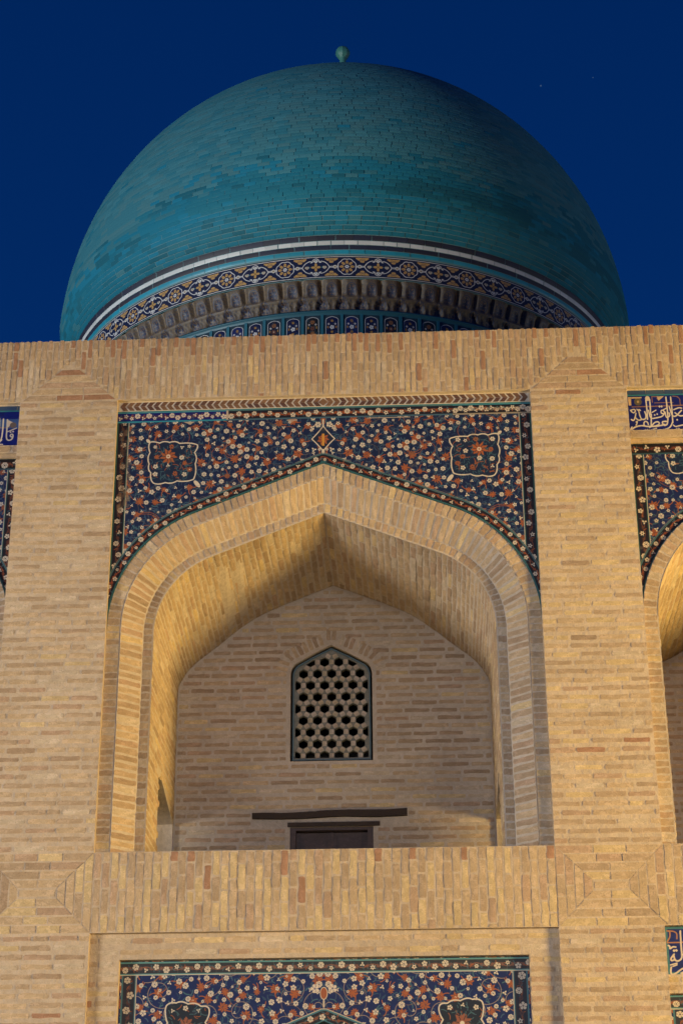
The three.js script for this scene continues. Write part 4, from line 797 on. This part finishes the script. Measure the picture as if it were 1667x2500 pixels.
{
  const deep = [[0.008, 0.124, 0.186], [0.007, 0.114, 0.170], [0.008, 0.132, 0.200], [0.010, 0.106, 0.152], [0.011, 0.126, 0.180], [0.008, 0.092, 0.132], [0.008, 0.142, 0.222], [0.020, 0.132, 0.180]];
  const pale = [[0.028, 0.140, 0.182], [0.035, 0.152, 0.192], [0.026, 0.130, 0.168], [0.037, 0.148, 0.184], [0.039, 0.162, 0.204], [0.021, 0.134, 0.182], [0.039, 0.142, 0.174], [0.045, 0.146, 0.176]];
  const mats = {}; const matOf = (set, k) => mats[set + k] || (mats[set + k] = new THREE.MeshPhysicalMaterial({ specularIntensity: 0.4, color: lin(...(set === 'd' ? deep : pale)[k]), roughness: set === 'd' ? 0.72 : 0.88, bumpMap: glazeBump, bumpScale: 0.002 }));
  const deepStuff = new THREE.MeshPhysicalMaterial({ specularIntensity: 0.4, vertexColors: true, roughness: 0.8, bumpMap: glazeBump, bumpScale: 0.002 });
  const geoV = []; for (let i = 0; i < 6; i++) { const r = rngOf(500 + i), j = () => (r() - 0.5) * 0.03; geoV.push(prism([[-0.5 + j() * 0.3, -0.5 + j()], [0.5 + j() * 0.3, -0.5 + j()], [0.5 + j() * 0.3, 0.5 + j()], [-0.5 + j() * 0.3, 0.5 + j()]], 0.02, 0.05, r() * 3, r() * 3, 0.2, 0.07)); }
  const list = [], total = acc[acc.length - 1], course = 0.0635;
  // repairs: patches where the courses were re-laid in another firing
  const patches = []; { const r = rngOf(77); for (let i = 0; i < 46; i++) patches.push([r() * Math.PI * 2, r() * 1.5, 0.05 + r() * 0.22, 0.04 + r() * 0.16, Math.floor(r() * 8)]); }
  for (let row = 0, s = course / 2; s < total - 0.1; row++, s += course) {
    const a = onProfile(s - course * 0.5), b = onProfile(s + course * 0.5), m = onProfile(s);
    const n = Math.max(10, Math.round(2 * Math.PI * m.r / 0.172)), off = rnd() * 0.5 + (row % 2) * 0.5;
    const tr = b.r - a.r, th = b.h - a.h, tl = Math.hypot(tr, th);
    for (let i = 0; i < n; i++) {
      const th0 = (i + off) / n * Math.PI * 2 + (rnd() - 0.5) * 0.008 / m.r, cs = Math.cos(th0), sn = Math.sin(th0);
      const U = V3(sn, 0, -cs).negate(), T = V3(cs * tr / tl, th / tl, sn * tr / tl), N = T.clone().cross(U).normalize();
      if (N.dot(V3(cs, 0, sn)) < 0 && m.r > 0.5) N.negate();
      const Uf = T.clone().cross(N).normalize();
      // restored courses of deep glaze below an uneven line, weathered pale brick above it
      const west = smooth(0.15, 0.95, -cs), edge = 1.12 - 0.62 * west + 0.30 * tnoise(th0 * 2.2 + 20, 3, 64, 61) - 0.15 + 0.16 * (tnoise(th0 * 9 + 50, 7, 64, 62) - 0.5) + (rnd() - 0.5) * 0.5;
      const isDeep = rnd() < 0.02 ? s > edge : s < edge;
      let k; const nz = tnoise(th0 * 6 + 10, s * 4.2, 64, 63);
      if (isDeep) k = rnd() < 0.35 ? [6, 2, 0, 4, 1, 3, 5][Math.min(6, Math.floor(nz * 7))] : Math.floor(rnd() * 7); else k = rnd() < 0.3 ? Math.min(7, Math.floor(nz * 8)) : Math.floor(rnd() * 8);
      for (const q of patches) { let dth = Math.abs(th0 - q[0]); if (Math.abs(dth) < q[2] && Math.abs(s - q[1]) < q[3] && rnd() < 0.85) k = q[4]; }
      if (isDeep && k === 7 && rnd() < 0.6) k = 4;
      list.push({ c: V3(DX + m.r * cs, m.h, DZ + m.r * sn), U: Uf, V: T, N, lu: 2 * Math.PI * m.r / n - 0.002, lv: course - 0.0035, out: -0.0015 + rnd() * 0.004, set: isDeep ? 'd' : 'p', k, v: Math.floor(rnd() * 6) });
    }
  }
  for (const b of list) { const [px, py, dz] = toPixel(b.c), face = eye.clone().sub(b.c).normalize().dot(b.N); b.size = face > 0.03 && py < 815 ? b.lu * b.lv * face * (fpx / dz) ** 2 : 0; }
  list.sort((a, b) => b.size - a.size);
  const rest = [];
  list.forEach((b, i) => {
    const m = new THREE.Matrix4().makeBasis(b.U.clone().multiplyScalar(b.lu), b.V.clone().multiplyScalar(b.lv), b.N.clone().multiplyScalar(0.03));
    m.setPosition(b.c.clone().sub(dome.position).addScaledVector(b.N, b.out));
    if (i < 300) { const o = part('glazed_brick', geoV[b.v], matOf(b.set, b.k), shell); m.decompose(o.position, o.quaternion, o.scale); }
    else { const g = geoV[b.v].clone().applyMatrix4(m), n = g.attributes.position.count, c = new Float32Array(n * 3), t = (b.set === 'd' ? deep : pale)[b.k]; for (let q = 0; q < n; q++) { c[3 * q] = t[0]; c[3 * q + 1] = t[1]; c[3 * q + 2] = t[2]; } g.setAttribute('color', new THREE.BufferAttribute(c, 3)); rest.push(g); }
  });
  const o = part('glazed_brickwork', mergeGeometries(rest), deepStuff, shell); o.userData.kind = 'stuff';
}
// rows of glazed tile under the shell
function tileRow(parent, r0, h0, r1, h1, w, mats, name) {
  const n = Math.round(2 * Math.PI * r0 / w), rm = (r0 + r1) / 2, hm = (h0 + h1) / 2, lv = Math.hypot(r1 - r0, h1 - h0), rest = [];
  const g0 = prism([[-0.5, -0.5], [0.5, -0.5], [0.5, 0.5], [-0.5, 0.5]], 0.012, 0.03, 0, 0, 0.2, 0.06);
  for (let i = 0; i < n; i++) {
    const th = (i + rnd() * 0.06) / n * Math.PI * 2, cs = Math.cos(th), sn = Math.sin(th);
    const T = V3(cs * (r1 - r0) / lv, (h1 - h0) / lv, sn * (r1 - r0) / lv), U0 = V3(-sn, 0, cs).negate(), N = U0.clone().cross(T).normalize(); if (N.dot(V3(cs, 0, sn)) < 0) N.negate();
    const U = T.clone().cross(N);
    const m = new THREE.Matrix4().makeBasis(U.multiplyScalar(2 * Math.PI * rm / n - 0.005), T.multiplyScalar(lv - 0.004), N.clone().multiplyScalar(0.03));
    m.setPosition(V3(rm * cs, hm - B0, rm * sn).addScaledVector(N, 0.003 + rnd() * 0.003));
    const [, py] = toPixel(V3(DX + rm * cs, hm, DZ + rm * sn));
    if (sn > 0 && py < 845) { const o = part(name, g0, mats[Math.floor(rnd() * mats.length)], parent); m.decompose(o.position, o.quaternion, o.scale); } else rest.push(g0.clone().applyMatrix4(m));
  }
  if (rest.length) { const o = part(name + '_row', mergeGeometries(rest), mats[0], parent); o.userData.kind = 'stuff'; }
}
const glaze = (c, rough = 0.4) => new THREE.MeshStandardMaterial({ color: lin(...c), roughness: rough, bumpMap: glazeBump, bumpScale: 0.001 });
const cornice = part('cornice', lathe([[4.02, 14.27], [4.032, 14.612], [4.045, 14.64], [4.058, 14.70], [4.068, 14.76], [4.076, 14.82], [4.09, 14.89]], 160), M.domeCore, dome);
tileRow(cornice, 4.077, 14.821, 4.094, 14.898, 0.24, [glaze([0.010, 0.011, 0.022], 0.6), glaze([0.014, 0.014, 0.024], 0.6), glaze([0.011, 0.014, 0.032], 0.6)], 'navy_tile');
tileRow(cornice, 4.067, 14.76, 4.077, 14.819, 0.175, [glaze([0.47, 0.48, 0.47]), glaze([0.43, 0.44, 0.43]), glaze([0.50, 0.51, 0.50])], 'white_tile');
tileRow(cornice, 4.058, 14.69, 4.067, 14.758, 0.24, [glaze([0.010, 0.011, 0.022], 0.6), glaze([0.014, 0.014, 0.024], 0.6), glaze([0.011, 0.014, 0.032], 0.6)], 'navy_tile');
tileRow(cornice, 4.046, 14.632, 4.058, 14.688, 0.2, [glaze([0.014, 0.20, 0.28]), glaze([0.014, 0.18, 0.25]), glaze([0.016, 0.22, 0.31])], 'turquoise_tile');
{ // floral band: one repeat of a round and a long medallion
  const w = 512, h = 212, c = canvasOf(w, h), x = c.getContext('2d'), r = rngOf(41);
  x.fillStyle = '#171e38'; x.fillRect(0, 0, w, h);
  for (let i = 0; i < 220; i++) { x.globalAlpha = 0.3; x.fillStyle = r() < 0.5 ? '#101530' : '#1b2a58'; x.fillRect(r() * w, r() * h, 3 + r() * 16, 3 + r() * 10); } x.globalAlpha = 1;
  const cream = '#b9b6b2', och = '#a58250';
  const cloud = (cx, cy, s) => { x.fillStyle = och; for (const [a, b, q] of [[-22, 0, 13], [22, 0, 13], [0, 4, 16], [0, 22, 11], [-38, -6, 8], [38, -6, 8]]) { x.beginPath(); x.arc(cx + a, cy + b * s, q, 0, 7); x.fill(); } x.strokeStyle = '#141c42'; x.lineWidth = 2.5; for (const a of [-11, 11]) { x.beginPath(); x.arc(cx + a, cy + 6 * s, 8, 0, 7); x.stroke(); } };
  for (const cx of [15, 241, 271, 497]) for (const s of [1, -1]) cloud(cx === 15 ? 8 : cx === 497 ? 504 : cx < 256 ? 246 : 262, s > 0 ? 34 : h - 34, s);
  for (const cx of [0, 256, 512]) for (const s of [1, -1]) cloud(cx, s > 0 ? 36 : h - 36, s);
  // round medallion
  const fx = 128, fy = h / 2; x.fillStyle = '#12183a'; x.beginPath(); x.arc(fx, fy, 68, 0, 7); x.fill();
  x.strokeStyle = cream; x.lineWidth = 7; x.beginPath(); for (let i = 0; i <= 96; i++) { const a = i / 96 * 6.2832, q = 70 + 7 * Math.abs(Math.sin(a * 4)); x.lineTo(fx + q * Math.cos(a), fy + q * Math.sin(a)); } x.closePath(); x.stroke();
  x.strokeStyle = '#3f6a74'; x.lineWidth = 3; x.beginPath(); x.arc(fx, fy, 30, 0, 7); x.stroke();
  for (let i = 0; i < 8; i++) { const a = i * Math.PI / 4; x.fillStyle = och; x.beginPath(); x.ellipse(fx + 43 * Math.cos(a), fy + 43 * Math.sin(a), 17, 12, a, 0, 7); x.fill(); x.fillStyle = '#7d5a2a'; x.beginPath(); x.arc(fx + 45 * Math.cos(a), fy + 45 * Math.sin(a), 4, 0, 7); x.fill(); }
  blob(x, fx, fy, 6, 12, 6, 0, cream); x.fillStyle = '#3c5a78'; x.beginPath(); x.arc(fx, fy, 6, 0, 7); x.fill();
  // long medallion
  const gx = 384, gy = h / 2; x.strokeStyle = cream; x.lineWidth = 7;
  for (const sx of [-1, 1]) for (const sy of [-1, 1]) { x.beginPath(); x.moveTo(gx + sx * 112, gy); x.quadraticCurveTo(gx + sx * 92, gy + sy * 48, gx + sx * 48, gy + sy * 58); x.quadraticCurveTo(gx + sx * 30, gy + sy * 58, gx + sx * 32, gy + sy * 42); x.stroke(); x.beginPath(); x.moveTo(gx, gy + sy * 82); x.quadraticCurveTo(gx + sx * 30, gy + sy * 74, gx + sx * 26, gy + sy * 56); x.quadraticCurveTo(gx + sx * 30, gy + sy * 44, gx + sx * 46, gy + sy * 46); x.stroke(); }
  x.fillStyle = och; for (let i = 0; i < 4; i++) { const a = i * Math.PI / 2; x.beginPath(); x.ellipse(gx + 22 * Math.cos(a), gy + 22 * Math.sin(a), 18, 11, a, 0, 7); x.fill(); } x.fillStyle = '#7d5a2a'; x.beginPath(); x.arc(gx, gy, 7, 0, 7); x.fill();
  for (const [dx, dy, col] of [[-72, 0, '#a99a86'], [72, 0, '#a99a86'], [0, -58, cream], [0, 58, cream]]) { x.fillStyle = col; x.beginPath(); x.arc(gx + dx - 7, gy + dy, 11, 0, 7); x.arc(gx + dx + 7, gy + dy, 11, 0, 7); x.fill(); x.beginPath(); x.arc(gx + dx, gy + dy + 8, 9, 0, 7); x.fill(); x.fillStyle = '#3f6a74'; x.beginPath(); x.arc(gx + dx, gy + dy, 4, 0, 7); x.fill(); }
  x.strokeStyle = '#2f6f80'; x.lineWidth = 6; for (const s of [-1, 1]) { x.beginPath(); x.moveTo(gx + s * 42, gy); x.lineTo(gx + s * 58, gy); x.stroke(); }
  for (const cx of [42, 214, 256, 512, 0, 270, 494]) { if (![0, 256, 512].includes(cx)) continue; }
  for (const cx of [41, 214, 258, 510, -2]) { if (cx > 41 && cx < 258 && cx !== 214) continue; x.fillStyle = cream; x.beginPath(); x.arc(cx === 41 ? 30 : cx === 214 ? 232 : cx, gy, cx === 41 || cx === 214 ? 17 : 0.1, 0, 7); x.fill(); x.fillStyle = '#8f7d63'; x.beginPath(); x.arc(cx === 41 ? 30 : cx === 214 ? 232 : cx, gy, cx === 41 || cx === 214 ? 10 : 0.1, 0, 7); x.fill(); }
  x.strokeStyle = cream; x.lineWidth = 6; for (const [a, b] of [[232 + 12, 272], [0, 18], [496, 512], [47, 56], [200, 216]]) { x.beginPath(); x.moveTo(a, gy - 6); x.lineTo(b, gy - 3); x.moveTo(a, gy + 6); x.lineTo(b, gy + 3); x.stroke(); }
  x.fillStyle = cream; x.fillRect(0, 7, w, 6); x.fillRect(0, h - 13, w, 6); x.fillStyle = '#0c0e1c'; x.fillRect(0, 0, w, 7); x.fillRect(0, h - 7, w, 7);
  const t = canvasTex(c); t.wrapS = THREE.RepeatWrapping;
  const g = ringUV(lathe([[4.024, 14.282], [4.038, 14.612]], 190), 31);
  part('floral_band', g, tileMaterial(t, 0.4), cornice, 'navy band of ochre and white medallions');
}
{ // stalactite cells under the band
  const c = canvasOf(256, 384), x = c.getContext('2d'), r = rngOf(43);
  x.fillStyle = '#574632'; x.fillRect(0, 0, 256, 384);
  for (let i = 0; i < 900; i++) { x.globalAlpha = 0.35; x.fillStyle = ['#3b332c', '#6b5b48', '#2c3044', '#7a6650', '#49423a', '#2a2f4a'][Math.floor(r() * 6)]; x.fillRect(r() * 256, r() * 384, 3 + r() * 20, 3 + r() * 16); } x.globalAlpha = 0.85;
  for (const [cx, cy] of [[128, 130], [0, 300], [256, 300]]) { x.strokeStyle = '#222a4a'; x.lineWidth = 10; x.beginPath(); x.ellipse(cx, cy, 62, 74, 0, 0, 7); x.stroke(); x.fillStyle = '#252c44'; x.beginPath(); x.ellipse(cx, cy, 46, 58, 0, 0, 7); x.fill(); for (let k = 0; k < 5; k++) leafStroke(x, cx, cy, 30 + 14 * r(), r() * 6.28, 7, k % 2 ? '#75664f' : '#34405c'); for (let k = 0; k < 6; k++) { x.fillStyle = '#7d5636'; x.beginPath(); x.arc(cx + 36 * Math.cos(k * 1.05), cy + 44 * Math.sin(k * 1.05), 7, 0, 7); x.fill(); } }
  x.strokeStyle = '#8a7458'; x.lineWidth = 5; x.strokeRect(4, 4, 248, 376); x.globalAlpha = 1;
  const mat = new THREE.MeshStandardMaterial({ map: canvasTex(c), roughness: 0.6 });
  const n = 96, wU = 2 * Math.PI / n, nu = 12, nv = 18, geo = (seed) => {
    const pos = [], uv = [], idx = [], rr = rngOf(seed), jit = (rr() - 0.5) * 0.012;
    for (let j = 0; j <= nv; j++) for (let i = 0; i <= nu; i++) {
      const u = -1 + 2 * i / nu, v = j / nv; // v 0 at the foot, 1 under the band
      const lean = 3.905 + 0.105 * smooth(0.05, 1, v);
      let dep = 0; const q = Math.abs(u);
      if (v > 0.40) { // hood: flat front with deep slots to its neighbours, hollow under the brow
        dep = 0.06 * smooth(0.5, 0.95, q) * smooth(0.42, 0.6, v) * (1 - 0.5 * smooth(0.85, 1, v));
        dep = Math.max(dep, 0.03 * smooth(0.55, 0.2, q) * smooth(0.45, 0.5, v) * (1 - smooth(0.74, 0.8, v)));
      } else { // foot: two half niches that meet between the hoods
        const d = 1 - q, a = 0.6 * Math.sqrt(Math.max(0, 1 - (v / 0.34) ** 2)); if (d < a) dep = 0.045 * smooth(0, 0.05, v);
        dep = Math.max(dep, 0.02 * smooth(0.34, 0.25, q) * (1 - smooth(0.24, 0.3, v)));
      }
      const ledge = v > 0.36 && v < 0.44 ? 0.02 : 0, R = lean - dep + ledge + jit * (1 - Math.abs(u)), th = u * wU / 2;
      pos.push(R * Math.sin(th), 13.862 - B0 + v * 0.418, R * Math.cos(th)); uv.push((u + 1) / 2, v);
    }
    for (let j = 0; j < nv; j++) for (let i = 0; i < nu; i++) { const a = j * (nu + 1) + i, b = a + nu + 1; idx.push(a, a + 1, b, a + 1, b + 1, b); }
    const g = new THREE.BufferGeometry(); g.setAttribute('position', new THREE.Float32BufferAttribute(pos, 3)); g.setAttribute('uv', new THREE.Float32BufferAttribute(uv, 2)); g.setIndex(idx); g.computeVertexNormals(); return g;
  };
  const gs = [geo(1), geo(2), geo(3)];
  const mq = part('stalactite_cornice', lathe([[3.78, 13.5], [3.78, 14.27], [4.03, 14.279]], 120), M.domeCore, dome);
  const rest = [];
  for (let i = 0; i < n; i++) { const a = i * wU; if (Math.cos(a) > -0.15) { const o = part('stalactite_cell', gs[i % 3], mat, mq); o.rotation.y = a; } else rest.push(gs[0].clone().rotateY(a)); }
  const o = part('stalactite_cells', mergeGeometries(rest), mat, mq); o.userData.kind = 'stuff';
}
{ // drum with a row of small arched tile panels between turquoise ribs
  const drum = part('drum', lathe([[3.86, B0], [3.86, 13.80], [3.93, 13.83], [3.93, 13.86], [3.80, 13.861]], 120), glaze([0.016, 0.09, 0.125], 0.5), dome);
  const mats = [0, 1, 2, 3].map((k) => {
    const c = canvasOf(192, 512), x = c.getContext('2d'), r = rngOf(60 + k), bg = ['#12183c', '#151a2c', '#16214f', '#17181c'][k];
    x.fillStyle = '#24343f'; x.fillRect(0, 0, 192, 512); x.fillStyle = bg;
    const arch = () => { x.beginPath(); x.moveTo(18, 512); x.lineTo(18, 70); x.quadraticCurveTo(22, 34, 96, 22); x.quadraticCurveTo(170, 34, 174, 70); x.lineTo(174, 512); }; arch(); x.fill(); x.strokeStyle = '#b9b4b0'; x.lineWidth = 7; arch(); x.stroke();
    for (let i = 0; i < 70; i++) leafStroke(x, 30 + r() * 130, 50 + r() * 450, 10 + r() * 22, r() * 6.28, 4, r() < 0.6 ? '#2f5568' : '#5d4326');
    for (let y = 0; y < 3; y++) { const cy = 90 + y * 150; if (k % 2) { rustFlower(x, 96, cy, 34, r, bg, '#8a5a36'); rustFlower(x, 96, cy + 84, 34, r, bg, '#6f4230'); } else { rustFlower(x, 96, cy - 10, 22, r, bg, '#9a7236'); creamFlower(x, 96, cy + 76, 28, () => 0.3, bg, '#c4bfba'); } for (const s of [-1, 1]) { x.fillStyle = '#c0bab4'; x.beginPath(); x.arc(96 + s * 42, cy + 32, 12, 0, 7); x.fill(); x.fillStyle = '#7b4a3a'; x.beginPath(); x.arc(96 + s * 42, cy + 32, 5, 0, 7); x.fill(); x.fillStyle = '#9a6f34'; x.beginPath(); x.ellipse(96 + s * 52, cy + 74, 9, 18, 0, 0, 7); x.fill(); } }
    return tileMaterial(canvasTex(c), 0.4);
  });
  const n = 96, w = 2 * Math.PI / n, rest = [], R = 3.885;
  const pg = (() => { const g = new THREE.BoxGeometry(0.2, 0.56, 0.03); g.translate(0, 13.515 - B0, R); return g; })();
  const rg = (() => { const g = new THREE.BoxGeometry(0.04, 0.6, 0.05, 1, 1, 1); g.translate(0, 13.5 - B0, R + 0.005); return g; })();
  const turq = glaze([0.014, 0.10, 0.14], 0.5);
  for (let i = 0; i < n; i++) {
    const a = i * w;
    if (Math.cos(a) > 0.35) { const p = part('tile_panel', pg, mats[[0, 2, 0, 1, 0, 3][i % 6]], drum); p.rotation.y = a; const q = part('rib', rg, turq, drum); q.rotation.y = a + w / 2; }
    else rest.push(pg.clone().rotateY(a));
  }
  const o = part('tile_panels', mergeGeometries(rest), mats[0], drum); o.userData.kind = 'stuff';
}
{ // finial: stalk and ribbed bulb
  const pts = [[0.001, 19.9], [0.26, 19.88], [0.25, 19.98], [0.10, 20.1], [0.07, 20.35], [0.075, 20.7], [0.062, 20.93], [0.060, 21.02], [0.078, 21.035], [0.07, 21.05], [0.108, 21.075], [0.13, 21.12], [0.135, 21.17], [0.125, 21.215], [0.095, 21.255], [0.05, 21.275], [0.001, 21.28]];
  const g = lathe(pts.map((q) => [q[0] * 0.86, q[1] > 20.9 ? 20.9 + (q[1] - 20.9) * 0.93 : q[1]]), 24), p = g.attributes.position;
  for (let i = 0; i < p.count; i++) { const a = Math.atan2(p.getX(i), p.getZ(i)), h = p.getY(i) + B0; if (h > 21.02 && h < 21.25) { const k = 1 + 0.05 * Math.cos(a * 8); p.setX(i, p.getX(i) * k); p.setZ(i, p.getZ(i) * k); } }
  g.computeVertexNormals();
  part('finial', g, glaze([0.045, 0.18, 0.15], 0.55), dome, 'small green glazed knob');
}

// ------------------------------------------------------------------ two early stars
{
  const m = new THREE.MeshStandardMaterial({ color: 0x000000, emissive: lin(0.035, 0.075, 0.16), emissiveIntensity: 1 });
  const g = new THREE.IcosahedronGeometry(1, 2);
  for (const [d, r, l] of [[[47.34, 396.2, -515.6], 1.25, 'brighter pale star in the blue sky right of the dome'], [[65.45, 398.97, -515.6], 0.85, 'fainter pale star in the blue sky, farther from the dome']]) {
    const o = part('star', g, m, scene); o.position.copy(V3(...d).normalize().multiplyScalar(2600).add(eye)); o.scale.setScalar(r); o.userData = { label: l, category: 'star', group: 'stars over the dome' };
  }
}

// ------------------------------------------------------------------ floodlights, all outside the picture
const SPOT = []; // [where, aim, colour, candela, cone, height of post, heads on the bar, radius of the bank, label]
SPOT.push([V3(15.5, 4.6, 6.2), V3(-0.5, 7.0, -0.5), lin(1, 0.67, 0.22), 1480, 32, 4.6, 13, 2.0, 'long yellow bank of lamps on a tall post right of the arch']);
SPOT.push([V3(-15, 4.6, 6.2), V3(0.5, 7.0, -0.5), lin(1, 0.89, 0.74), 660, 34, 4.6, 11, 1.7, 'long white bank of lamps on a tall post left of the arch']);
SPOT.push([V3(1.05, 5.22, -0.75), V3(-0.75, 8.6, -1.5), lin(1, 0.72, 0.32), 3.2, 44, 0.27, 1, 0.1, 'small yellow lamp on the balcony floor, aimed up at the vault']);
SPOT.push([V3(-1.05, 5.22, -0.75), V3(0.75, 8.6, -1.5), lin(1, 0.9, 0.78), 2.2, 44, 0.27, 1, 0.1, 'small white lamp on the balcony floor, aimed up at the vault']);
SPOT.push([V3(-31, 6, 21), V3(DX, 17.2, DZ), lin(0.95, 1.0, 1.0), 4600, 7.6, 6, 3, 0.4, 'narrow white lamps on a far post left of the arch, aimed at the dome']);
SPOT.push([V3(36, 6, -5), V3(DX, 17.2, DZ), lin(1.0, 1.0, 0.93), 620, 8.2, 6, 2, 0.4, 'narrow white lamps on a far post right of the arch, aimed at the dome']);
SPOT.push([V3(1.0, 9, 42), V3(0, 5, 0), lin(0.98, 0.97, 1.0), 1080, 10.5, 9, 15, 2.3, 'wide bank of white lamps on a tall mast across the square']);
SPOT.forEach(([pos, aim, color, power, cone, postH, heads, size, label], n) => {
  const o = new THREE.Group(); o.name = 'floodlight' + (n ? '_' + String(n).padStart(3, '0') : '');
  o.position.set(pos.x, pos.y - postH, pos.z); o.userData = { label, category: 'floodlight', group: 'floodlights aimed at the building' }; scene.add(o);
  part('post', new THREE.CylinderGeometry(0.04, 0.05, Math.max(0.06, postH - 0.2), 12).translate(0, Math.max(0.06, postH - 0.2) / 2, 0), M.metal, o);
  part('base_plate', new THREE.CylinderGeometry(0.14, 0.16, 0.05, 20).translate(0, 0.025, 0), M.metal, o);
  const dir = aim.clone().sub(pos).normalize(), side = V3(dir.z, 0, -dir.x).normalize(), q = new THREE.Quaternion().setFromUnitVectors(Z, dir);
  const bar = part('crossbar', new THREE.BoxGeometry(0.3 + 0.32 * (heads - 1), 0.05, 0.05), M.metal, o); bar.position.set(0, postH - 0.2, 0).addScaledVector(dir, -0.16); bar.quaternion.setFromUnitVectors(X, side);
  for (let i = 0; i < heads; i++) {
    const at = side.clone().multiplyScalar((i - (heads - 1) / 2) * 0.32).add(V3(0, postH, 0));
    const h = part('lamp_head', new THREE.CylinderGeometry(0.15, 0.09, 0.24, 20).rotateX(Math.PI / 2).translate(0, 0, -0.16), M.metal, o); h.position.copy(at); h.quaternion.copy(q);
    part('lens', new THREE.CylinderGeometry(0.135, 0.135, 0.01, 20).rotateX(Math.PI / 2).translate(0, 0, -0.034), new THREE.MeshStandardMaterial({ color: 0x222222, emissive: color, emissiveIntensity: 4, roughness: 0.2 }), h);
  }
  const s = new THREE.SpotLight(color, power, 0, cone * D2R, cone > 38 ? 1 : 0.5, 2); s.position.copy(pos).addScaledVector(dir, 0.06); s.target.position.copy(aim); s.castShadow = true; s.shadow.radius = size / 0.02; s.shadow.mapSize.set(2048, 2048);
  scene.add(s, s.target);
});

renderer.render(scene, camera);
